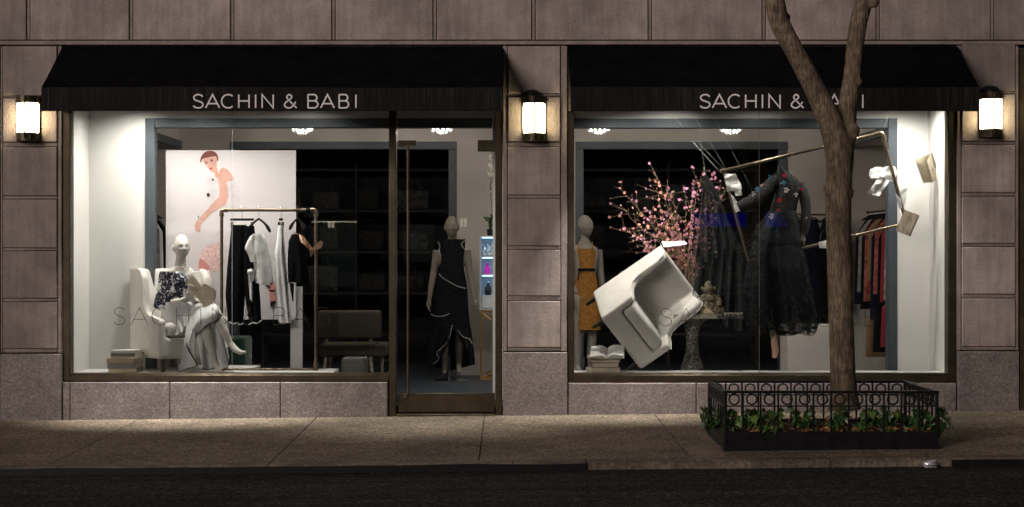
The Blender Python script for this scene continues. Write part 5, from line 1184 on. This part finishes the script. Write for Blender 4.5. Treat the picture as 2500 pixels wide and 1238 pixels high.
mp('dress', garment([(584, 1074, 1136), (600, 1073, 1136), (651, 1073, 1132), (700, 1066, 1141), (760, 1052, 1145), (806, 1052, 1150)], YM, .125, 7, .10, seed=3), 'black')
mp('skirt_panel', sheet([(1050, 800, YM - .1), (1078, 804, YM - .15), (1104, 802, YM - .16)], [(1040, 880, YM - .10), (1062, 893, YM - .18), (1098, 838, YM - .2)], wave=.03, waves=3), 'black')
mp('skirt_panel', sheet([(1106, 802, YM - .16), (1128, 806, YM - .14), (1150, 800, YM)], [(1124, 835, YM - .2), (1145, 862, YM - .15), (1160, 880, YM)], wave=.03, waves=3, seed=2), 'black')
mp('skirt_back', sheet([(1052, 800, YM + .12), (1150, 800, YM + .12)], [(1040, 893, YM + .15), (1100, 905, YM + .15), (1160, 890, YM + .15)], wave=.03, waves=4), 'black')
M['pipingwhite'] = MAT('white_piping', (.30, .29, .27), .6)
for pts in ([(1072, 668), (1080, 678), (1100, 690), (1120, 700), (1138, 704)], [(1068, 590), (1074, 600), (1072, 612), (1074, 622)], [(1136, 586), (1126, 596), (1132, 606), (1138, 612)], [(1052, 767), (1064, 772), (1080, 772), (1092, 768), (1098, 765)], [(1118, 806), (1130, 822), (1146, 828), (1153, 840)], [(1104, 794), (1100, 812), (1094, 832), (1078, 850), (1066, 862), (1072, 876), (1058, 888)]):
    mp('piping', MB().tube(spline([P(a, b, YM - .20) for a, b in pts], 4), .0042, 6), 'pipingwhite')
YY = 3.0; z_y = PZ(918, YY)
yt, yp, yo = wthing('mannequin', 'standing mannequin in a mustard dress at the left edge of the tree window', 'mannequin', Vector((PX(1428, YY), YY, FL)))
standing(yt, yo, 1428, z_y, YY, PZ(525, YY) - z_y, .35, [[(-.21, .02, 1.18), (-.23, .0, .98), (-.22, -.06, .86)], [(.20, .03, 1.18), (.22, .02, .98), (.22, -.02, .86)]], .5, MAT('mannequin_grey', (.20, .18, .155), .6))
M['mustard'] = MAT('mustard_lace', (.24, .105, .014), .7, noises=((40, .55, 1.3),))
yp('dress', garment([(607, 1408, 1452), (615, 1405, 1457), (640, 1406, 1456), (660, 1408, 1453), (690, 1402, 1459), (740, 1400, 1463), (806, 1398, 1466)], YY, .13, 6, .06, seed=2), 'mustard')
for a in (1410, 1448): yp('strap', MB().tube([P(a, 610, YY - .12), P(a + (4 if a < 1430 else -3), 590, YY - .06)], .008, 6), 'mustard')
yp('belt', garment([(655, 1406, 1455), (662, 1406, 1455)], YY, .138, 3, .0, m=2), 'black'); yp('belt_bow', MB().tube(spline([P(1414, 660, YY - .15), P(1424, 656, YY - .16), P(1414, 664, YY - .15), P(1412, 684, YY - .15)], 4), .007, 6), 'black')
yp('base_plate', MB().lathe([(.2, 0), (.2, .012)], 28, c=(PX(1428, YY), YY, FL)).tube([(PX(1426, YY), YY + .06, FL), (PX(1426, YY), YY + .06, FL + .3)], .01, 8), 'chrome')

# slipper chair behind the rack, seen from the back
YC = 1.9
ct, cp_, co = wthing('side_chair', 'pale upholstered side chair in the dark behind the clothes rack', 'chair', Vector((PX(862, YC), YC, FL)))
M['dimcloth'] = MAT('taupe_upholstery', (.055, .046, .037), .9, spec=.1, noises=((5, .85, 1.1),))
bk_ = MB().rbox(PX(780, YC), PX(933, YC), YC - .04, YC + .06, PZ(826, YC), PZ(757, YC), .03, 3); xm = PX(857, YC); bk_.v = [(x, y - .10 * ((x - xm) / .34) ** 2 + .07 * (z - 1.0), z) for x, y, z in bk_.v]
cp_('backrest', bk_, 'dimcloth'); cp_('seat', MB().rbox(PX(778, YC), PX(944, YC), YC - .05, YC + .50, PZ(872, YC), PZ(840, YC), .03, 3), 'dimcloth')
for a, y in ((796, YC - .02), (905, YC - .02)): cp_('leg', MB().tube([(PX(a + 2, YC), y - .01, PZ(815, YC)), (PX(a, YC), y, PZ(870, YC)), (PX(a - 6 if a < 850 else a + 8, YC), y - .06, FL)], [.018, .02, .014], 8, flat=.8), 'palewood')
for a, y in ((796, YC + .45), (925, YC + .45)): cp_('leg', MB().tube([(PX(a, YC), y, PZ(872, YC)), (PX(a, YC), y, FL)], [.02, .014], 8), 'palewood')
# chevron pouf, green ottoman
def chevron():
    m, nt, b = _mat('chevron_weave'); b.inputs['Roughness'].default_value = .8; pos = _pos(nt); s = nt.nodes.new('ShaderNodeSeparateXYZ'); nt.links.new(pos, s.inputs[0])
    mth = lambda op, a, v=None, b2=None: _m(nt, op, a, v, b2)
    tri = _m(nt, 'PINGPONG', s.outputs[0], .016); ad = _m(nt, 'ADD', s.outputs[2], None, tri); fr = _m(nt, 'PINGPONG', ad, .011); f = _m(nt, 'GREATER_THAN', fr, .0075)
    nt.links.new(_mixc(nt, f, (.012, .012, .013), (.22, .21, .19)), b.inputs['Base Color']); return m
def _m(nt, op, a, v=None, b2=None):
    n = nt.nodes.new('ShaderNodeMath'); n.operation = op; nt.links.new(a, n.inputs[0])
    if b2 is not None: nt.links.new(b2, n.inputs[1])
    elif v is not None: n.inputs[1].default_value = v
    return n.outputs[0]
pf, pfp, _ = wthing('pouf', 'dark pouf with fine zigzag weave under the side chair', 'pouf', Vector((PX(866, 1.5), 1.5, FL)))
pfp('cushion', MB().rbox(PX(836, 1.5), PX(897, 1.5), 1.36, 1.64, FL + .02, PZ(872, 1.5), .03, 3), chevron()); pfp('foot_ring', MB().lathe([(.1, 0), (.1, .022)], 20, c=(PX(866, 1.5), 1.5, FL)), 'blackplastic')
ot, op_, _ = wthing('ottoman', 'dark green tufted ottoman behind the crossed mannequin feet', 'ottoman', Vector((PX(590, 1.6), 1.6, FL)))
M['green'] = MAT('green_velvet', (.012, .055, .035), .8, sheen=.3)
op_('seat', MB().rbox(PX(548, 1.6), PX(606, 1.6), 1.4, 1.9, FL + .1, PZ(822, 1.6), .035, 3), 'green')
for i in range(3):
    for j in range(3): op_('button', MB().ball((PX(560 + 17 * i, 1.6), 1.398, PZ(842 + 20 * j, 1.6)), (.010, .006, .010), 8, 6), 'green')
for a in (555, 600): op_('leg', MB().tube([(PX(a, 1.6), 1.46, FL), (PX(a, 1.6), 1.46, FL + .11)], [.014, .02], 8), 'wood')
# white plinth of the mirror stand beside the gown
pn, pnp, _ = wthing('low_plinth', 'pale low plinth standing behind the lace gown and the trunk', 'plinth', Vector((PX(1985, 2.2), 2.2, FL)))
pnp('box', MB().rbox(PX(1923, 2.2), PX(2064, 2.2), 2.2, 2.7, FL + .04, PZ(795, 2.2), .006, 1), 'innerwall'); pnp('kick', MB().box(PX(1927, 2.2), PX(2060, 2.2), 2.22, 2.68, FL, FL + .04), 'darkroom')
# lit cabinet on a brass frame
YQ = 3.45; cbx0, cbx1 = PX(1171, YQ), PX(1171, YQ) + .52
cb, cbp, _ = wthing('display_cabinet', 'white display cabinet with blue lit shelves on a brass trestle', 'cabinet', Vector((cbx0, YQ, FL)))
z0, z1 = PZ(757, YQ), PZ(576, YQ); M['cab'] = MAT('cabinet_white', (.62, .66, .70), .5)
cbp('carcass', MB().box(cbx0, cbx0 + .016, YQ, YQ + .3, z0, z1).box(cbx1 - .016, cbx1, YQ, YQ + .3, z0, z1).box(cbx0 + .0161, cbx1 - .0161, YQ + .285, YQ + .3, z0, z1).box(cbx0 + .0161, cbx1 - .0161, YQ, YQ + .284, z1 - .016, z1).box(cbx0 + .0161, cbx1 - .0161, YQ, YQ + .284, z0, z0 + .016), 'cab')
shz = [PZ(y, YQ) for y in (723, 671, 627)]
for z in shz: cbp('shelf', MB().box(cbx0 + .0165, cbx1 - .0165, YQ + .002, YQ + .283, z - .007, z + .007), 'cab')
cbp('drawer', MB().rbox(cbx0 + .02, cbx1 - .02, YQ - .006, YQ + .01, z0 + .02, shz[0] - .012, .003, 1), 'cab')
M['led'] = MAT('led_strip', (.8, .9, 1), .5, emit=((.35, .68, 1.0), 11))
for z in (z1 - .018, shz[2] - .009, shz[1] - .009): cbp('light_strip', MB().box(cbx0 + .03, cbx1 - .03, YQ + .02, YQ + .034, z - .006, z), 'led')
tr, trp, _ = wthing('brass_trestle', 'brass trestle frame with crossed braces under the lit cabinet', 'trestle', Vector((cbx0, YQ, FL)))
for x in (cbx0 + .012, cbx1 - .012):
    for y in (YQ + .012, YQ + .288): trp('leg', MB().rbox(x - .012, x + .012, y - .012, y + .012, FL, z0 - .026, .002, 1), 'brassframe')
for y in (YQ + .012, YQ + .288):
    trp('rail', MB().box(cbx0, cbx1, y - .011, y + .011, z0 - .0255, z0 - .001), 'brassframe'); trp('rail', MB().box(cbx0 + .026, cbx1 - .026, y - .010, y + .010, FL + .002, FL + .025), 'brassframe')
    trp('brace', MB().tube([(cbx0 + .02, y, z0 - .03), (cbx1 - .02, y, lerp(FL, z0, .55))], .009, 6).tube([(cbx0 + .02, y, FL + .02), (cbx1 - .02, y, lerp(FL, z0, .4))], .009, 6), 'brassframe')
M['pinkglass'] = MAT('magenta_glass', (.5, .02, .35), .2, emit=((.6, .05, .5), .25)); M['whitecer'] = MAT('white_ceramic', (.8, .8, .8), .3)
for i, dx in enumerate((.05, .105, .16)):
    o = obj('twist_figurine', MB().tube([(.014 * cos(a * .9), .014 * sin(a * .9), .012 + .011 * a) for a in range(12)], [.02 - .0006 * a for a in range(12)], 8), 'whitecer'); o.location = (cbx0 + dx, YQ + .12, shz[2] + .0075)
    tag(o, 'white twisted ornament, %s from the left on the top shelf of the lit cabinet' % ('first', 'second', 'third')[i], 'ornament', 'ornaments in the lit cabinet')
pb = thing('perfume_bottle', 'magenta glass bottle on the middle shelf of the lit cabinet', 'bottle', (cbx0 + .09, YQ + .12, shz[1] + .0075))
obj('body', MB().rbox(-.036, .036, -.02, .02, 0, .085, .01, 2), 'pinkglass', pb); obj('stopper', MB().lathe([(.012, .085), (.018, .095), (.018, .12), (.008, .128)], 12), 'pinkglass', pb)
fo = thing('dark_perfume_bottle', 'dark bottle on the lowest shelf of the lit cabinet', 'bottle', (cbx0 + .10, YQ + .12, shz[0] + .0075))
obj('body', MB().lathe([(.03, 0), (.04, .03), (.04, .09), (.015, .12), (.015, .14)], 16), 'blackplastic', fo); obj('stopper', MB().ball((0, 0, .155), .02), 'chrome', fo)
# orchid on the cabinet
oc = thing('potted_orchid', 'white flowering potted plant on top of the lit cabinet', 'plant', (PX(1199, YQ), YQ + .12, z1))
obj('pot', MB().lathe([(.045, .001), (.055, .08), (.05, .08), (.045, .01)], 18), 'blackplastic', oc); obj('stem', MB().tube(spline([(0, 0, .05), (.01, 0, .3), (-.01, 0, .6), (.03, 0, .85), (.0, 0, .95)], 5), .004, 6), 'ivystem', oc)
wf = blossom('petal2', .035); wf.materials.clear(); wf.materials.append(MAT('orchid_white', (.6, .58, .5), .6)); ro_ = random.Random(2)
for i in range(16):
    o = obj('flower', wf, 'paper', oc); o.location = (ro_.uniform(-.05, .05), ro_.uniform(-.05, .03), ro_.uniform(.5, .98)); o.rotation_euler = (ro_.uniform(.6, 2), ro_.uniform(-.8, .8), ro_.uniform(-3, 3))
lf = ivy_leaf(.09).mesh('leaf'); lf.materials.append(M['ivy'])
for i in range(7):
    o = obj('leaf', lf, 'ivy', oc); o.location = (ro_.uniform(-.02, .02), ro_.uniform(-.03, .02), ro_.uniform(.09, .22)); o.rotation_euler = (ro_.uniform(.3, 1.6), ro_.uniform(-.9, .9), ro_.uniform(-3, 3))

# wall rails with clothes
def railing(label, a, b, z, group, r=.012):
    t, p, _ = wthing('clothes_rail', label, 'clothes rail', (Vector(a) + Vector(b)) / 2); p('rail', MB().tube([a, b], r, 10), 'darkbronze')
    for e in (a, b): p('bracket', MB().ball(e, .02, 10, 8), 'darkbronze')
    return t
def wallgarment(label, x, y, rot, ztop, length, w, mat, seed, group, dp=.05, cat='garment'):
    t = thing('hanging_garment', label, cat, (x, y, ztop), group, rotz=rot)
    rows = []; n = 28
    for i in range(15):
        v = i / 14; hw = w * (.30 + .70 * min(1, v * 5)) * (1 + .15 * v); row = []
        for j in range(n):
            a = 2 * pi * j / n; f = 1 + .22 * v * sin(5 * a + seed) + .06 * noise.noise((cos(a), v * 4, seed)); row.append((hw * cos(a), dp * sin(a) * f, -.06 - length * v))
        rows.append(row)
    obj('cloth', MB().loft(rows, True, True, False), mat, t, smooth=3); obj('hook', MB().tube(spline([(0, 0, -.06), (0, 0, -.02), (.012, 0, .005), (.022, 0, -.005)], 4), .0025, 6), 'chrome', t); obj('hanger', MB().tube(spline([(-w * .62, 0, -.10), (0, 0, -.035), (w * .62, 0, -.10)], 5), .010, 8), 'blackplastic', t)
M['redcloth'] = MAT('red_silk', (.16, .005, .012), .6); M['tancloth'] = MAT('tan_tweed', (.20, .12, .06), .8, noises=((70, .7, 1.25),)); M['printred'] = MAT('red_leaf_print', (.22, .055, .045), .7, noises=((16, .35, 1.9),)); M['printpale'] = MAT('pale_leaf_print', (.22, .17, .125), .7, noises=((18, .4, 1.6),)); M['greycloth'] = MAT('grey_stripe', (.22, .21, .20), .7, noises=((14, .6, 1.25),)); M['navy'] = MAT('navy_cloth', (.008, .009, .02), .8, spec=.06)
zr1 = PZ(515, 3.0)
railing('wall rail in the right alcove full of dresses', (4.42, 1.5, 2.10), (4.42, 4.0, 2.10), 0, None)
seq = [('black', 'black', 1.15), ('tancloth', 'tan tweed', .62), ('navy', 'navy', 1.0), ('printpale', 'pale leaf print', .95), ('redcloth', 'bright red', .98), ('black', 'long black', 1.3), ('printred', 'red leaf print', .9), ('navy', 'dark blue', 1.2), ('tancloth', 'brown tweed', .75), ('printred', 'coral print', 1.0), ('black', 'plain black', 1.1), ('greycloth', 'grey', .9), ('navy', 'ink blue', 1.05)]
for i, (m_, nm, ln) in enumerate(seq): wallgarment('%s dress on the alcove rail behind the trunk, %s from the front' % (nm, ('first', 'second', 'third', 'fourth', 'fifth', 'sixth', 'seventh', 'eighth', 'ninth', 'tenth', 'eleventh', 'twelfth', 'thirteenth')[i]), 4.42, 1.72 + .17 * i, .15, 2.10, ln, .20, m_, i, 'dresses on the right alcove rail', .045)
for i, (m_, nm) in enumerate((('tancloth', 'tan'), ('redcloth', 'red'), ('black', 'black'), ('tancloth', 'sand coloured'))): wallgarment('%s skirt hanging low under the alcove dresses, %s from the front' % (nm, ('first', 'second', 'third', 'fourth')[i]), 4.35, 1.9 + .38 * i, .2, 1.25 - .08 * i, .55, .16, m_, i + 30, 'skirts below the right alcove rail', .05)
railing('wall rail with black garments beside the lace gown sleeve', (PX(1925, 4.0) + .1, 4.02, PZ(524, 4.0)), (4.1, 4.02, PZ(524, 4.0)), 0, None)
for i in range(4): wallgarment('black garment on a black hanger beside the lace sleeve, %s from the left' % ('first', 'second', 'third', 'fourth')[i], PX(1955 + 32 * i, 4.0), 4.02, .1, PZ(524, 4.0), (1.1, 1.25, 1.2, 1.1)[i], .13, 'navy' if i % 2 else 'black', 50 + i, 'black garments on the far wall rail', .05)
railing('wall rail in the left alcove behind the poster', (-4.3, 2.5, 2.12), (-4.3, 4.0, 2.12), 0, None)
for i in range(8): wallgarment('%s blouse in the left alcove behind the poster, %s from the front' % (('striped', 'white')[i % 2], ('first', 'second', 'third', 'fourth', 'fifth', 'sixth', 'seventh', 'eighth')[i]), -4.28, 2.6 + .18 * i, -.2, 2.12, .75 + .1 * (i % 3), .2, ('greycloth', 'whitecloth', 'black', 'greycloth')[i % 4], 70 + i, 'blouses on the left alcove rail', .045)

# ------------------------------------------------------------------ the street's other side, seen only as reflections in the glass
M['facadeacross'] = MAT('dark_brick_across', (.06, .055, .05), .9, noises=((2, .6, 1.3),))
ab = thing('building_across', 'dark building across the street with a blue lit shop band', 'building', (0, -36, 0))
obj('wall', MB().box(-40, 40, -6, 0, -.4, 6), 'facadeacross', ab)
def bluesign():
    m, nt, b = _mat('blue_sign_light'); b.inputs['Base Color'].default_value = (.02, .02, .1, 1); b.inputs['Emission Color'].default_value = (.01, .02, 1, 1)
    nt.links.new(_range(nt, _noise(nt, .8, (1, 1, .5), 3), .44, .70, .0, .8), b.inputs['Emission Strength']); return m
M['bluesign'] = bluesign(); M['bluetrim'] = MAT('blue_sign_light', (.02, .03, .2), .4, emit=((.01, .02, 1.0), 1.3)); M['winlit'] = MAT('dim_lit_window', (.1, .12, .11), .5, emit=((.55, .70, .58), .07)); M['winwarm'] = MAT('ceiling_tube', (.8, .8, .7), .4, emit=((1, .92, .7), 3.0))
kx = lambda px: (px - 1235) * .013; kz = lambda py: 1.6 + (619 - py) * .013
obj('blue_sign', MB().box(kx(1690), kx(1962), .01, .08, kz(554), kz(520)), 'bluesign', ab)
for a, b, c, d in ((1692, 1782, 564, 722), (1822, 1872, 600, 652), (1884, 1960, 600, 652), (1822, 1960, 564, 594), (780, 868, 545, 700), (985, 1060, 548, 640)): obj('window', MB().box(kx(a), kx(b), .01, .05, kz(d), kz(c)), 'winlit', ab)
for a, b, c, d in ((800, 806, 541, 556), (809, 815, 541, 556), (1124, 1130, 533, 553), (1133, 1139, 533, 553), (760, 870, 540, 543)): obj('lit_tube', MB().box(kx(a), kx(b), .055, .09, kz(d), kz(c)), 'winwarm', ab)
